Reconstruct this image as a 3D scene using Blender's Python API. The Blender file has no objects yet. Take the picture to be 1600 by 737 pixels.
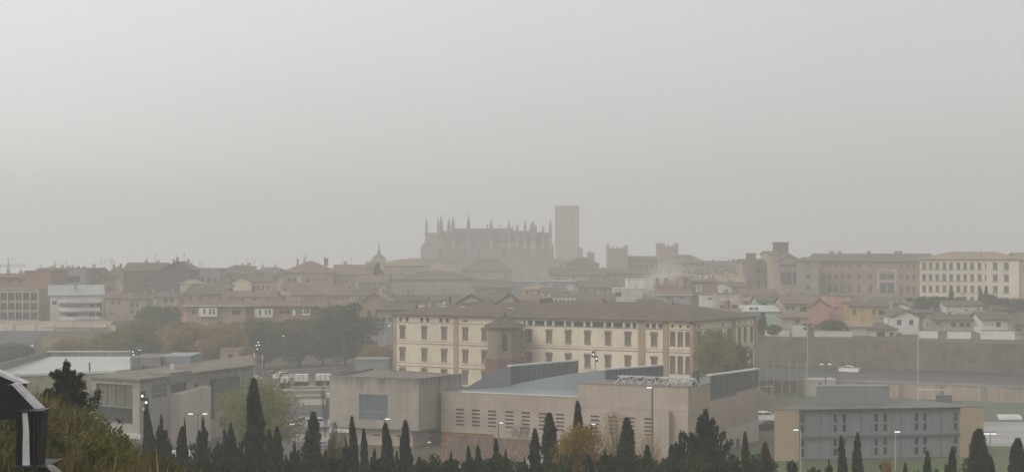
import bpy, math, random
import numpy as np
from math import sin, cos, pi, radians
random.seed(7)
H = 26.0; F = 2400.0; HY = 395.0
sc = bpy.context.scene
col = sc.collection

# ------------------------------------------------------------------ maths
def X(px, d): return (px - 800.0) / F * d
def Z(py, d): return H - (py - HY) * d / F
def P(px, py, d): return (X(px, d), d, Z(py, d))
def sst(a, b, t):
    t = min(1.0, max(0.0, (t - a) / (b - a))); return t * t * (3 - 2 * t)
def lin(t, pts):
    if t <= pts[0][0]: return pts[0][1]
    for (a, va), (b, vb) in zip(pts, pts[1:]):
        if t <= b: return va + (vb - va) * (t - a) / (b - a)
    return pts[-1][1]
# the ground: rows r run obliquely on the right, where the two retaining walls stand
def wr(r): return lin(r, [(225, 0), (290, 1), (372, 1), (455, 0)])
def y_of(x, r): return r - 0.5 * min(70, max(0, x - 47)) * wr(r)
def r_of(x, y):
    a, b = y - 1, y + 40
    for _ in range(26):
        m = (a + b) / 2
        if y_of(x, m) < y: a = m
        else: b = m
    return (a + b) / 2
LEFT = [(370, 0), (425, 5.5), (500, 8), (600, 10.5), (700, 11), (1150, 9)]
RIGHT = [(242, 0), (250, -2), (310.4, -2), (310.8, 0.5), (353.4, 0.5), (353.8, 6.3), (400, 8), (480, 11), (700, 11.5), (1150, 9)]
def terr_r(x, r):
    n = max(0.0, 23.9 - .158 * max(r, -20))
    n += sst(.12, .33, -x / max(r, 5)) * lin(r, [(8, 0), (24, 2.2), (30, 3.1), (50, 4.4), (60, 4.3), (92, 0)])
    w = sst(46.5, 52, x)
    return n + lin(r, LEFT) * (1 - w) + lin(r, RIGHT) * w if r > 150 else n
def terr(x, y): return terr_r(x, r_of(x, y))

# ------------------------------------------------------------------ materials
def M(name, c, c2=None, scale=1.0, rough=.85, bump=0.0, st=(1, 1, 1), var=.18, metal=0.0, emit=None, streak=0.0, wave=None, big=.12, spec=.3, panels=None, top=None, trans=0.0):
    def sat(c, k=1.42 if trans else 1.25):
        g_ = .3 * c[0] + .59 * c[1] + .11 * c[2]; return tuple(max(.003, g_ + (v - g_) * k) for v in c)
    c = sat(c); c2 = sat(c2) if c2 else None
    m = bpy.data.materials.new(name); m.use_nodes = True
    nt = m.node_tree; N = nt.nodes; L = nt.links
    b = N['Principled BSDF']
    b.inputs['Roughness'].default_value = rough
    b.inputs['Metallic'].default_value = metal
    b.inputs['Specular IOR Level'].default_value = spec
    if emit:
        b.inputs['Emission Color'].default_value = (*c, 1); b.inputs['Emission Strength'].default_value = emit
    if c2 is None:
        c2 = tuple(min(1, v * (1 + var)) for v in c); c1 = tuple(v * (1 - var) for v in c)
    else: c1 = c
    tc = N.new('ShaderNodeTexCoord'); mp = N.new('ShaderNodeMapping'); mp.inputs['Scale'].default_value = st
    L.new(tc.outputs['Object'], mp.inputs['Vector'])
    n1 = N.new('ShaderNodeTexNoise'); n1.inputs['Scale'].default_value = scale; n1.inputs['Detail'].default_value = 6; n1.inputs['Roughness'].default_value = .65
    L.new(mp.outputs[0], n1.inputs['Vector'])
    rp = N.new('ShaderNodeValToRGB'); rp.color_ramp.elements[0].position = .32; rp.color_ramp.elements[1].position = .68
    rp.color_ramp.elements[0].color = (*c1, 1); rp.color_ramp.elements[1].color = (*c2, 1)
    L.new(n1.outputs['Fac'], rp.inputs[0])
    cur = rp.outputs[0]
    def mul(fac_out, lo, hi, cur):
        mr = N.new('ShaderNodeMapRange'); mr.inputs['From Min'].default_value = .35; mr.inputs['From Max'].default_value = .65
        mr.inputs['To Min'].default_value = lo; mr.inputs['To Max'].default_value = hi
        L.new(fac_out, mr.inputs['Value'])
        mx = N.new('ShaderNodeVectorMath'); mx.operation = 'SCALE'
        L.new(cur, mx.inputs[0]); L.new(mr.outputs[0], mx.inputs['Scale']); return mx.outputs[0]
    if big:
        n2 = N.new('ShaderNodeTexNoise'); n2.inputs['Scale'].default_value = scale * .13; n2.inputs['Detail'].default_value = 3
        L.new(tc.outputs['Object'], n2.inputs['Vector']); cur = mul(n2.outputs['Fac'], 1 - big, 1 + big, cur)
    if streak:
        mp2 = N.new('ShaderNodeMapping'); mp2.inputs['Scale'].default_value = (1.3, 1.3, .06); L.new(tc.outputs['Object'], mp2.inputs['Vector'])
        n3 = N.new('ShaderNodeTexNoise'); n3.inputs['Scale'].default_value = 1.2; n3.inputs['Detail'].default_value = 5; n3.inputs['Roughness'].default_value = .7
        L.new(mp2.outputs[0], n3.inputs['Vector']); cur = mul(n3.outputs['Fac'], 1 - streak, 1 + streak * .4, cur)
    h = n1.outputs['Fac']
    if wave:
        wv = N.new('ShaderNodeTexWave'); wv.bands_direction = wave[0]; wv.inputs['Scale'].default_value = wave[1]; wv.inputs['Distortion'].default_value = wave[2]
        L.new(tc.outputs['Object'], wv.inputs['Vector'])
        mr = N.new('ShaderNodeMapRange'); mr.inputs['To Min'].default_value = 1 - wave[3]; mr.inputs['To Max'].default_value = 1.05
        L.new(wv.outputs['Fac'], mr.inputs['Value'])
        mx = N.new('ShaderNodeVectorMath'); mx.operation = 'SCALE'; L.new(cur, mx.inputs[0]); L.new(mr.outputs[0], mx.inputs['Scale']); cur = mx.outputs[0]
        h = wv.outputs['Fac']
    def scale_by(fac, cur):
        mx = N.new('ShaderNodeVectorMath'); mx.operation = 'SCALE'; L.new(cur, mx.inputs[0]); L.new(fac, mx.inputs['Scale']); return mx.outputs[0]
    sx = N.new('ShaderNodeSeparateXYZ'); L.new(tc.outputs['Object'], sx.inputs[0])
    if panels:                                     # cast or formwork panel joints
        cb = N.new('ShaderNodeCombineXYZ'); L.new(sx.outputs['X'], cb.inputs['X']); L.new(sx.outputs['Z'], cb.inputs['Y'])
        bt = N.new('ShaderNodeTexBrick'); bt.offset = 0; bt.inputs['Scale'].default_value = 1; bt.inputs['Brick Width'].default_value = panels[0]; bt.inputs['Row Height'].default_value = panels[1]
        bt.inputs['Mortar Size'].default_value = .02; bt.inputs['Mortar Smooth'].default_value = .6; bt.inputs['Color1'].default_value = (1, 1, 1, 1); bt.inputs['Color2'].default_value = (.93, .93, .93, 1); bt.inputs['Mortar'].default_value = (.72, .72, .72, 1)
        L.new(cb.outputs[0], bt.inputs['Vector']); cur = scale_by(bt.outputs['Color'], cur)
    if top:                                        # run-off stains below the coping
        mp3 = N.new('ShaderNodeMapping'); mp3.inputs['Scale'].default_value = (1.6, 1.6, .05); L.new(tc.outputs['Object'], mp3.inputs['Vector'])
        n4 = N.new('ShaderNodeTexNoise'); n4.inputs['Scale'].default_value = 1; n4.inputs['Detail'].default_value = 6; n4.inputs['Roughness'].default_value = .75; L.new(mp3.outputs[0], n4.inputs['Vector'])
        m4 = N.new('ShaderNodeMapRange'); m4.inputs['From Min'].default_value = top[0]; m4.inputs['From Max'].default_value = top[1]; m4.inputs['To Min'].default_value = -.32; m4.inputs['To Max'].default_value = .12; L.new(sx.outputs['Z'], m4.inputs['Value'])
        ad = N.new('ShaderNodeMath'); ad.operation = 'ADD'; L.new(n4.outputs['Fac'], ad.inputs[0]); L.new(m4.outputs[0], ad.inputs[1])
        m5 = N.new('ShaderNodeMapRange'); m5.inputs['From Min'].default_value = .42; m5.inputs['From Max'].default_value = .68; m5.inputs['To Min'].default_value = 1; m5.inputs['To Max'].default_value = .5; L.new(ad.outputs[0], m5.inputs['Value'])
        cur = scale_by(m5.outputs[0], cur)
    L.new(cur, b.inputs['Base Color'])
    if trans:
        tl = N.new('ShaderNodeBsdfTranslucent'); L.new(cur, tl.inputs['Color']); ms = N.new('ShaderNodeMixShader'); ms.inputs[0].default_value = trans
        L.new(b.outputs[0], ms.inputs[1]); L.new(tl.outputs[0], ms.inputs[2]); L.new(ms.outputs[0], N['Material Output'].inputs['Surface'])
    if bump:
        bp = N.new('ShaderNodeBump'); bp.inputs['Strength'].default_value = bump; bp.inputs['Distance'].default_value = .08
        L.new(h, bp.inputs['Height']); L.new(bp.outputs[0], b.inputs['Normal'])
    return m
def leafmat(name, c1, c2, s=.9):
    m = M(name, c1, c2, scale=s, rough=.75, spec=.15, big=.25, trans=.4)
    return m
mt = {}
mt['concrete'] = M('board_concrete', (.375, .345, .305), scale=.6, streak=.14, bump=.2, var=.1, panels=(2.9, 2.45), top=(6.2, 9.1))
mt['concrete_pink'] = M('warm_concrete', (.40, .345, .295), scale=.5, streak=.07, bump=.2, var=.1, panels=(3.2, 2.4))
mt['concrete_dark'] = M('weathered_concrete', (.24, .23, .21), scale=.8, streak=.25, var=.14)
mt['concrete_grey'] = M('grey_concrete', (.33, .32, .29), scale=.7, streak=.14, var=.1, panels=(3.0, 1.2), top=(6, 10))
mt['orange'] = M('ochre_panel', (.38, .19, .08), scale=1.5, streak=.2)
mt['cream'] = M('cream_plaster', (.68, .605, .49), scale=.5, streak=.1, var=.06)
mt['brickband'] = M('brown_brick', (.36, .28, .205), scale=3, wave=('Z', 4, .3, .15))
mt['stonetrim'] = M('brown_stone_trim', (.25, .195, .145), scale=2)
mt['tile'] = M('weathered_roof_tile', (.095, .08, .063), (.18, .15, .12), scale=.9, bump=.4, wave=('X', 5, .6, .18))
mt['tile_red'] = M('red_roof_tile', (.15, .105, .08), (.24, .18, .135), scale=.8, bump=.4, wave=('X', 5, .6, .15))
mt['tile_grey'] = M('lichen_roof_tile', (.10, .08, .064), (.185, .152, .124), scale=.8, bump=.4, wave=('X', 5, .6, .15))
mt['slate'] = M('slate_roof', (.10, .10, .105), scale=1)
mt['brick'] = M('red_brown_brick', (.25, .175, .135), scale=1.5, var=.15)
mt['brick_dark'] = M('dark_brick', (.15, .10, .08), scale=1.5)
mt['stone'] = M('cathedral_sandstone', (.21, .172, .14), scale=.35, streak=.2)
mt['stone_pale'] = M('pale_sandstone', (.31, .262, .215), scale=.4, streak=.15)
mt['ochre'] = M('ochre_plaster', (.44, .36, .26), scale=.6, streak=.12)
mt['beige'] = M('beige_plaster', (.42, .365, .305), scale=.6, streak=.12)
mt['pink'] = M('pink_plaster', (.45, .27, .21), scale=.6, streak=.12)
mt['salmon'] = M('salmon_plaster', (.46, .30, .25), scale=.6, streak=.1)
mt['yellow'] = M('orange_yellow_plaster', (.52, .38, .22), scale=.6, streak=.1)
mt['mint'] = M('mint_green_plaster', (.36, .52, .42), scale=.6, streak=.1)
mt['white'] = M('white_plaster', (.55, .51, .46), scale=.6, streak=.12, var=.06)
mt['bwhite'] = M('bright_white_render', (.68, .665, .635), scale=.6, var=.05)
mt['greywall'] = M('grey_plaster', (.30, .285, .27), scale=.6, streak=.15)
mt['membrane'] = M('pale_roof_membrane', (.48, .5, .47), scale=.4, var=.05, big=.06)
mt['metalroof'] = M('grey_metal_roof', (.27, .30, .31), scale=.3, rough=.45, var=.05, metal=.3, wave=('X', 3, 0, .06))
mt['metaldark'] = M('dark_steel', (.09, .10, .105), scale=1, rough=.5, metal=.4)
mt['whitecap'] = M('pale_coping', (.62, .62, .60), scale=1, var=.06)
mt['trusswhite'] = M('galvanised_tube', (.5, .5, .5), scale=2)
mt['flatroof'] = M('gravel_flat_roof', (.19, .172, .15), scale=2.5)
mt['glass'] = M('dark_glass', (.035, .04, .042), scale=.4, rough=.12, spec=.6)
mt['glassblue'] = M('blue_grey_glass', (.13, .16, .17), scale=.4, rough=.2, spec=.6, var=.12)
mt['glassgreen'] = M('greenish_glass', (.14, .14, .10), scale=.3, rough=.15, spec=.6, var=.25)
mt['glasspale'] = M('pale_blind_glass', (.5, .5, .48), scale=.5, rough=.3)
mt['shutter'] = M('brown_shutter', (.13, .10, .075), scale=3, wave=('Z', 12, 0, .3))
mt['shutterglass'] = M('brown_blind', (.10, .082, .062), (.20, .165, .13), scale=.35, rough=.5, big=.3)
mt['blockpanel'] = M('pale_block_panel', (.27, .285, .275), scale=.3, rough=.5, var=.05, streak=.08, panels=(1.6, 3))
mt['wallpier'] = M('wall_pier_render', (.25, .20, .165), scale=.6, streak=.2)
mt['chapelbrick'] = M('brown_chapel_brick', (.235, .185, .145), scale=1.2, streak=.12, var=.12)
mt['officeroof'] = M('dull_roof_felt', (.17, .168, .155), scale=.6, var=.15)
mt['frame'] = M('painted_frame', (.28, .25, .21), scale=2)
mt['framewhite'] = M('white_frame', (.7, .7, .68), scale=2, var=.05)
mt['bluepanel'] = M('blue_grey_panel', (.235, .252, .258), scale=.3, rough=.5, var=.05, streak=.06)
mt['sand'] = M('sand_render', (.46, .37, .28), scale=.5, streak=.08, var=.06)
mt['wallbrown'] = M('old_town_wall', (.075, .06, .047), (.175, .143, .115), scale=.5, streak=.15, big=.2)
mt['wallpink'] = M('rendered_retaining_wall', (.34, .275, .225), scale=.4, streak=.25, big=.2)
mt['asphalt'] = M('asphalt', (.06, .059, .057), scale=.6, rough=.6)
mt['pave'] = M('pale_paving', (.30, .28, .25), scale=.5, big=.2)
mt['wetpave'] = M('wet_paving', (.13, .13, .125), (.42, .42, .40), scale=.12, rough=.35, st=(.35, 1.2, 1))
mt['line'] = M('road_paint', (.75, .75, .73), scale=2, var=.08)
mt['soil'] = M('scrub_ground', (.085, .07, .045), (.13, .115, .075), scale=.15, big=.3)
mt['lawn'] = M('lawn_grass', (.08, .105, .05), (.11, .14, .068), scale=.3, big=.2)
mt['pitch'] = M('pitch_grass', (.085, .115, .08), (.115, .15, .105), scale=.15, wave=('Y', .12, .4, .12))
mt['bark'] = M('bark', (.06, .045, .032), scale=4, bump=.5)
mt['barkpale'] = M('pale_bark', (.15, .125, .10), scale=4)
mt['pole'] = M('steel_pole', (.14, .14, .14), scale=2, rough=.5)
mt['palepole'] = M('pale_pole', (.42, .40, .37), scale=2, rough=.5)
mt['lamp'] = M('lit_lamp_glass', (1, .98, .93), emit=1.15)
mt['rubber'] = M('tyre_rubber', (.02, .02, .02), scale=4)
mt['black'] = M('black_slats', (.018, .019, .021), scale=2, rough=.5, wave=('X', 9, 0, .5))
mt['blackframe'] = M('black_metal', (.022, .024, .026), scale=2, rough=.45)
mt['lightstrip'] = M('worn_pale_metal', (.42, .42, .44), (.62, .62, .63), scale=6, rough=.4)
mt['white_paint'] = M('white_car_paint', (.78, .78, .77), rough=.3, var=.02, spec=.5)
mt['silver_paint'] = M('silver_car_paint', (.36, .37, .38), rough=.3, var=.03, metal=.4)
mt['grey_paint'] = M('grey_car_paint', (.13, .14, .15), rough=.3, var=.03, metal=.3)
mt['red_paint'] = M('dark_red_car_paint', (.22, .03, .025), rough=.3, var=.03)
mt['dark_paint'] = M('dark_car_paint', (.03, .035, .045), rough=.3, var=.03)
mt['cyp'] = leafmat('cypress_foliage', (.010, .022, .013), (.060, .082, .044), 1.9)
mt['cypbrown'] = leafmat('brown_cypress_foliage', (.06, .032, .022), (.09, .05, .034), 1.2)
mt['pine'] = leafmat('conifer_foliage', (.016, .030, .018), (.058, .078, .042), 1.3)
mt['olive'] = leafmat('olive_foliage', (.10, .105, .05), (.18, .175, .09))
mt['willow'] = leafmat('pale_green_foliage', (.17, .17, .08), (.29, .28, .14))
mt['green'] = leafmat('green_foliage', (.08, .10, .045), (.15, .18, .085))
mt['darkgreen'] = leafmat('dark_green_foliage', (.05, .068, .036), (.10, .125, .07))
mt['autumn'] = leafmat('autumn_orange_foliage', (.24, .185, .095), (.38, .30, .16))
mt['yellowleaf'] = leafmat('yellow_foliage', (.21, .15, .06), (.36, .27, .12))
mt['reed'] = leafmat('dry_reed', (.11, .095, .055), (.22, .18, .11), .5)
mt['straw'] = leafmat('pale_straw', (.24, .20, .125), (.40, .335, .22), .5)
mt['scrub'] = leafmat('scrub_foliage', (.06, .06, .034), (.12, .112, .062), .7)

mt['lamp0'] = M('pale_skylight', (.75, .76, .76), rough=.2, var=.02)
mt['glassroof'] = M('roof_light_glass', (.09, .105, .11), scale=.6, rough=.3, var=.12)
mt['whiteconc'] = M('pale_concrete', (.52, .48, .42), scale=.6, streak=.1, var=.06)
mt['ochregrey'] = M('greenish_concrete', (.25, .235, .17), scale=.6, streak=.2)
mt['metaldark2'] = M('dark_grey_band', (.12, .13, .135), scale=1, rough=.5)
mt['tile_red2'] = M('old_terracotta_tiles', (.045, .035, .028), (.22, .165, .125), scale=3.0, st=(2.2, .25, .25), bump=.2)  # streaks down the slope put the ribs' light and dark into the colour
mt['paleyellow'] = M('pale_yellow_plaster', (.63, .57, .45), scale=.6, streak=.08, var=.05)
mt['tile_ochre'] = M('ochre_roof_tile', (.24, .18, .12), (.34, .27, .19), scale=.8, wave=('X', 5, .6, .12))
mt['brick2'] = M('pinkish_brick', (.31, .235, .185), scale=1.2, var=.1)
mt['bluewall'] = M('blue_grey_render', (.22, .225, .235), scale=.8)
mt['membrane2'] = M('pale_sheet_roof', (.36, .38, .375), scale=.6, wave=('X', 3, 0, .08))
mt['tile_pink'] = M('pinkish_tiles', (.34, .27, .22), scale=.8, wave=('X', 5, .6, .12))

# ------------------------------------------------------------------ mesh builder
OFF = {}
class MB:
    def __init__(s): s.v = []; s.f = []; s.m = []
    def face(s, pts, m=0):
        i = len(s.v); s.v += [tuple(p) for p in pts]; s.f.append(tuple(range(i, i + len(pts)))); s.m.append(m)
    def prism(s, pts, z0, z1, m=0, mtop=None, bottom=True):
        """closed prism; pts counter-clockwise (seen from above)"""
        n = len(pts); i = len(s.v)
        zz0 = z0 if hasattr(z0, '__len__') else [z0] * n
        zz1 = z1 if hasattr(z1, '__len__') else [z1] * n
        s.v += [(p[0], p[1], zz0[k]) for k, p in enumerate(pts)] + [(p[0], p[1], zz1[k]) for k, p in enumerate(pts)]
        for k in range(n):
            j = (k + 1) % n; s.f.append((i + k, i + j, i + n + j, i + n + k)); s.m.append(m)
        s.f.append(tuple(range(i + n, i + 2 * n))); s.m.append(m if mtop is None else mtop)
        if bottom: s.f.append(tuple(range(i + n - 1, i - 1, -1))); s.m.append(m)
    def box(s, c, sz, rz=0, m=0):
        cx, cy, cz = c; hx, hy, hz = sz[0] / 2, sz[1] / 2, sz[2] / 2; ca, sa = cos(rz), sin(rz)
        pts = [(cx + ca * a - sa * b, cy + sa * a + ca * b) for a, b in ((-hx, -hy), (hx, -hy), (hx, hy), (-hx, hy))]
        s.prism(pts, cz - hz, cz + hz, m)
    def tube(s, p, q, r0, r1=None, n=6, m=0, cap=True):
        r1 = r0 if r1 is None else r1
        p = np.array(p, float); q = np.array(q, float); d = q - p; L = np.linalg.norm(d); d = d / max(L, 1e-6)
        a = np.cross(d, (0, 0, 1)) if abs(d[2]) < .9 else np.cross(d, (1, 0, 0)); a /= np.linalg.norm(a); b = np.cross(d, a)
        i = len(s.v)
        for c, r in ((p, r0), (q, r1)):
            for k in range(n):
                t = 2 * pi * k / n; s.v.append(tuple(c + r * (cos(t) * a + sin(t) * b)))
        for k in range(n):
            j = (k + 1) % n; s.f.append((i + k, i + n + k, i + n + j, i + j)); s.m.append(m)
        if cap:
            s.f.append(tuple(range(i, i + n))); s.m.append(m)
            s.f.append(tuple(range(i + 2 * n - 1, i + n - 1, -1))); s.m.append(m)
    def path(s, pts, radii, n=6, m=0):
        for (p, r), (q, t) in zip(zip(pts, radii), list(zip(pts, radii))[1:]): s.tube(p, q, r, t, n, m)
    def grid(s, rows, m=0):
        """rows: list of lists of points"""
        i = len(s.v); w = len(rows[0])
        for r in rows: s.v += [tuple(p) for p in r]
        for a in range(len(rows) - 1):
            for b in range(w - 1):
                k = i + a * w + b; s.f.append((k, k + 1, k + w + 1, k + w)); s.m.append(m)
    def ball(s, c, r, n=8, k=5, m=0):
        rows = []
        for a in range(k + 1):
            t = -pi / 2 + pi * a / k
            rows.append([(c[0] + r[0] * cos(t) * cos(2 * pi * b / n), c[1] + r[1] * cos(t) * sin(2 * pi * b / n), c[2] + r[2] * sin(t)) for b in range(n + 1)])
        s.grid(rows, m)
    def mesh(s, name, mats, off=(0, 0, 0), smooth=False):
        me = bpy.data.meshes.new(name)
        v = [(a - off[0], b - off[1], c - off[2]) for a, b, c in s.v]
        me.from_pydata(v, [], s.f)
        for x in (mats if isinstance(mats, (list, tuple)) else [mats]): me.materials.append(mt[x] if isinstance(x, str) else x)
        me.polygons.foreach_set('material_index', s.m)
        if smooth: me.polygons.foreach_set('use_smooth', [True] * len(s.f))
        me.update(); return me
    def build(s, name, mats, parent=None, smooth=False, label=None):
        off = OFF[parent] if parent else (0, 0, 0)
        o = bpy.data.objects.new(name, s.mesh(name, mats, off, smooth)); col.objects.link(o)
        if parent: o.parent = parent
        OFF[o] = off
        if label: o['label'] = label
        return o
def thing(name, label, cat, loc=(0, 0, 0), group=None, rz=0):
    o = bpy.data.objects.new(name, None); o.empty_display_size = .5; col.objects.link(o)
    o.location = loc; o.rotation_euler = (0, 0, rz); o['label'] = label; o['category'] = cat
    if group: o['group'] = group
    OFF[o] = tuple(loc) if rz == 0 else (0, 0, 0)
    return o
def one(mb, name, mats, label, cat, loc=None, group=None, smooth=False):
    """a thing that is a single mesh; mesh written in world coordinates"""
    loc = loc or (0, 0, 0)
    o = bpy.data.objects.new(name, mb.mesh(name, mats, loc, smooth)); col.objects.link(o); o.location = loc
    o['label'] = label; o['category'] = cat
    if group: o['group'] = group
    OFF[o] = tuple(loc); return o
def struct(mb, name, mats, kind='structure'):
    o = mb.build(name, mats); o['kind'] = kind; return o
def place(mesh, name, parent, loc=(0, 0, 0), rz=0, scale=None):
    o = bpy.data.objects.new(name, mesh); col.objects.link(o); o.parent = parent
    o.location = loc; o.rotation_euler = (0, 0, rz)
    if scale: o.scale = scale
    return o
def copy_thing(o, label, loc, rz=0, scale=None):
    c = o.copy(); col.objects.link(c); c.location = loc; c.rotation_euler = (0, 0, rz); c['label'] = label
    if scale: c.scale = scale
    for ch in list(o.children):
        d = ch.copy(); col.objects.link(d); d.parent = c
        for g in list(ch.children):
            e = g.copy(); col.objects.link(e); e.parent = d
    return c

# ------------------------------------------------------------------ facades
WCACHE = {}
def win_mesh(w, h, style):
    """window lying in the x-z plane, outside towards -y; returns (frame mesh, pane mesh)"""
    key = (round(w, 1), round(h, 1), style)
    if key in WCACHE: return WCACHE[key]
    w, h = key[0], key[1]
    fr = MB(); pn = MB(); t = .07
    def bars(xs, zs, t, y=.1, dep=.08):
        for x in xs: fr.box((x, y, 0), (t, dep, h), m=0)
        for z in zs: fr.box((0, y - .004, z), (w, dep, t), m=0)
    fm, pm = 'frame', 'glass'
    hw, hh = w / 2, h / 2
    if style == 'school':     # stone surround with an eared head, two leaves
        s = .16
        fr.box((-hw - s / 2, -.04, -.05), (s, .14, h + .1), m=1); fr.box((hw + s / 2, -.04, -.05), (s, .14, h + .1), m=1)
        fr.box((0, -.05, hh + .16), (w + 2 * s + .2, .18, .32), m=1); fr.box((0, -.07, -hh - .08), (w + 2 * s + .16, .24, .16), m=1)
        for sx in (-1, 1): fr.box((sx * (hw + s + .07), -.045, hh - .15), (.16, .16, .5), m=1)
        bars((-hw + .05, 0, hw - .05), (-hh + .05, hh - .55, hh - .05), .09)
    elif style == 'narrow':
        s = .12
        for sx in (-1, 1): fr.box((sx * (hw + s / 2), -.03, 0), (s, .12, h), m=1)
        fr.box((0, -.04, hh + .1), (w + 2 * s, .14, .2), m=1); bars((-hw + .04, 0, hw - .04), (-hh + .04, hh - .04), .07)
    elif style == 'big':
        bars((-hw + .05, -hw / 3, hw / 3, hw - .05), (-hh + .06, -hh * .35, hh - .06), .09); pm = 'glassblue'; fm = 'metalroof'
    elif style == 'strip':
        bars((-hw + .04, hw - .04), (-hh + .04, hh - .04), .07); pm = 'glass'; fm = 'metalroof'
    elif style == 'white':
        bars((-hw + .04, 0, hw - .04), (-hh + .04, hh - .04), .1); fm = 'framewhite'
    elif style == 'pale':
        bars((-hw + .04, -hw * .4, hw * .2, hw - .04), (-hh + .04, hh - .04), .1); fm = 'framewhite'; pm = 'glasspale'
    elif style == 'sill':
        bars((-hw + .04, 0, hw - .04), (-hh + .04, hh - .04), .08); fr.box((0, -.08, -hh - .1), (w + .7, .3, .2), m=1)
        fr.box((0, -.02, hh + .1), (w + .2, .1, .18), m=1)
    elif style == 'dark':
        bars((-hw + .05, hw - .05), (-hh + .05, hh - .05), .1)
    else:
        bars((-hw + .04, 0, hw - .04), (-hh + .04, hh - .04), .08)
    pn.box((0, .17, 0), (w, .04, h))
    if style in ('school',): pn.box((0, .12, 0), (w - .1, .03, h * .0 + .02))
    if style in ('school', 'narrow'): pm = 'shutterglass'
    a = fr.mesh('window', [fm, 'stonetrim']); b = pn.mesh('pane', [pm])
    WCACHE[key] = (a, b); return a, b
class Fac:
    """a wall plane from A to B (2D); outward side is to the right of A->B"""
    def __init__(s, A, B):
        s.A = A; s.B = B; s.dx = B[0] - A[0]; s.dy = B[1] - A[1]; s.L = math.hypot(s.dx, s.dy)
        s.ux, s.uy = s.dx / s.L, s.dy / s.L; s.nx, s.ny = s.uy, -s.ux; s.ang = math.atan2(s.uy, s.ux); s.holes = []; s.wins = []
    def u(s, px):
        k = (px - 800) / F; t = (k * s.A[1] - s.A[0]) / (s.dx - k * s.dy); return t * s.L
    def d(s, px): return s.A[1] + s.u(px) / s.L * s.dy
    def z(s, px, py): return Z(py, s.d(px))
    def pt(s, u, z, o=0): return (s.A[0] + s.ux * u + s.nx * o, s.A[1] + s.uy * u + s.ny * o, z)
    def p2(s, u, o=0): return s.pt(u, 0, o)[:2]
    def hole(s, u0, u1, z0, z1): s.holes.append((u0, u1, z0, z1))
    def win(s, u, z, w, h, style, hole=True, label=None):
        w = round(w, 1); h = round(h, 1)
        if hole: s.hole(u - w / 2, u + w / 2, z - h / 2, z + h / 2)
        s.wins.append((u, z, w, h, style))
    def winpx(s, px, py0, py1, wpx, style):
        u0, u1 = s.u(px - wpx / 2), s.u(px + wpx / 2); z1, z0 = s.z(px, py0), s.z(px, py1)
        s.win((u0 + u1) / 2, (z0 + z1) / 2, u1 - u0, z1 - z0, style)
    def wall(s, mb, z0, z1, m=0, rv=.22):
        us = sorted({0, round(s.L, 4)} | {round(min(s.L, max(0, x)), 4) for h in s.holes for x in h[:2]})
        zs = sorted({z0, z1} | {round(min(z1, max(z0, x)), 4) for h in s.holes for x in h[2:]})
        i = len(mb.v); W = len(us)
        for z in zs:
            for u in us: mb.v.append(s.pt(u, z))
        for a in range(len(zs) - 1):
            for b in range(W - 1):
                cu, cz = (us[b] + us[b + 1]) / 2, (zs[a] + zs[a + 1]) / 2
                if any(h[0] < cu < h[1] and h[2] < cz < h[3] for h in s.holes): continue
                k = i + a * W + b; mb.f.append((k, k + 1, k + W + 1, k + W)); mb.m.append(m)
        for u0, u1, a, b in s.holes:
            if b <= z0 or a >= z1: continue
            for q in (((u0, a), (u1, a)), ((u1, a), (u1, b)), ((u1, b), (u0, b)), ((u0, b), (u0, a))):
                (p, r), (t, w) = q
                mb.face([s.pt(p, r), s.pt(p, r, -rv), s.pt(t, w, -rv), s.pt(t, w)], m)
    def put(s, parent, pane=True, names='window'):
        off = OFF[parent]
        for u, z, w, h, style in s.wins:
            a, b = win_mesh(w, h, style); p = s.pt(u, z)
            o = place(a, names, parent, (p[0] - off[0], p[1] - off[1], p[2] - off[2]), s.ang)
            q = place(b, 'pane', o)
def offset_poly(pts, o):
    """push each edge of a counter-clockwise polygon outwards by o"""
    n = len(pts); out = []
    for i in range(n):
        p0, p1, p2 = pts[i - 1], pts[i], pts[(i + 1) % n]
        def nrm(a, b):
            l = math.hypot(b[0] - a[0], b[1] - a[1]); return ((b[1] - a[1]) / l, -(b[0] - a[0]) / l)
        n1, n2 = nrm(p0, p1), nrm(p1, p2); k = 1 + n1[0] * n2[0] + n1[1] * n2[1]; k = max(k, .3)
        out.append((p1[0] + o * (n1[0] + n2[0]) / k, p1[1] + o * (n1[1] + n2[1]) / k))
    return out
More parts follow.
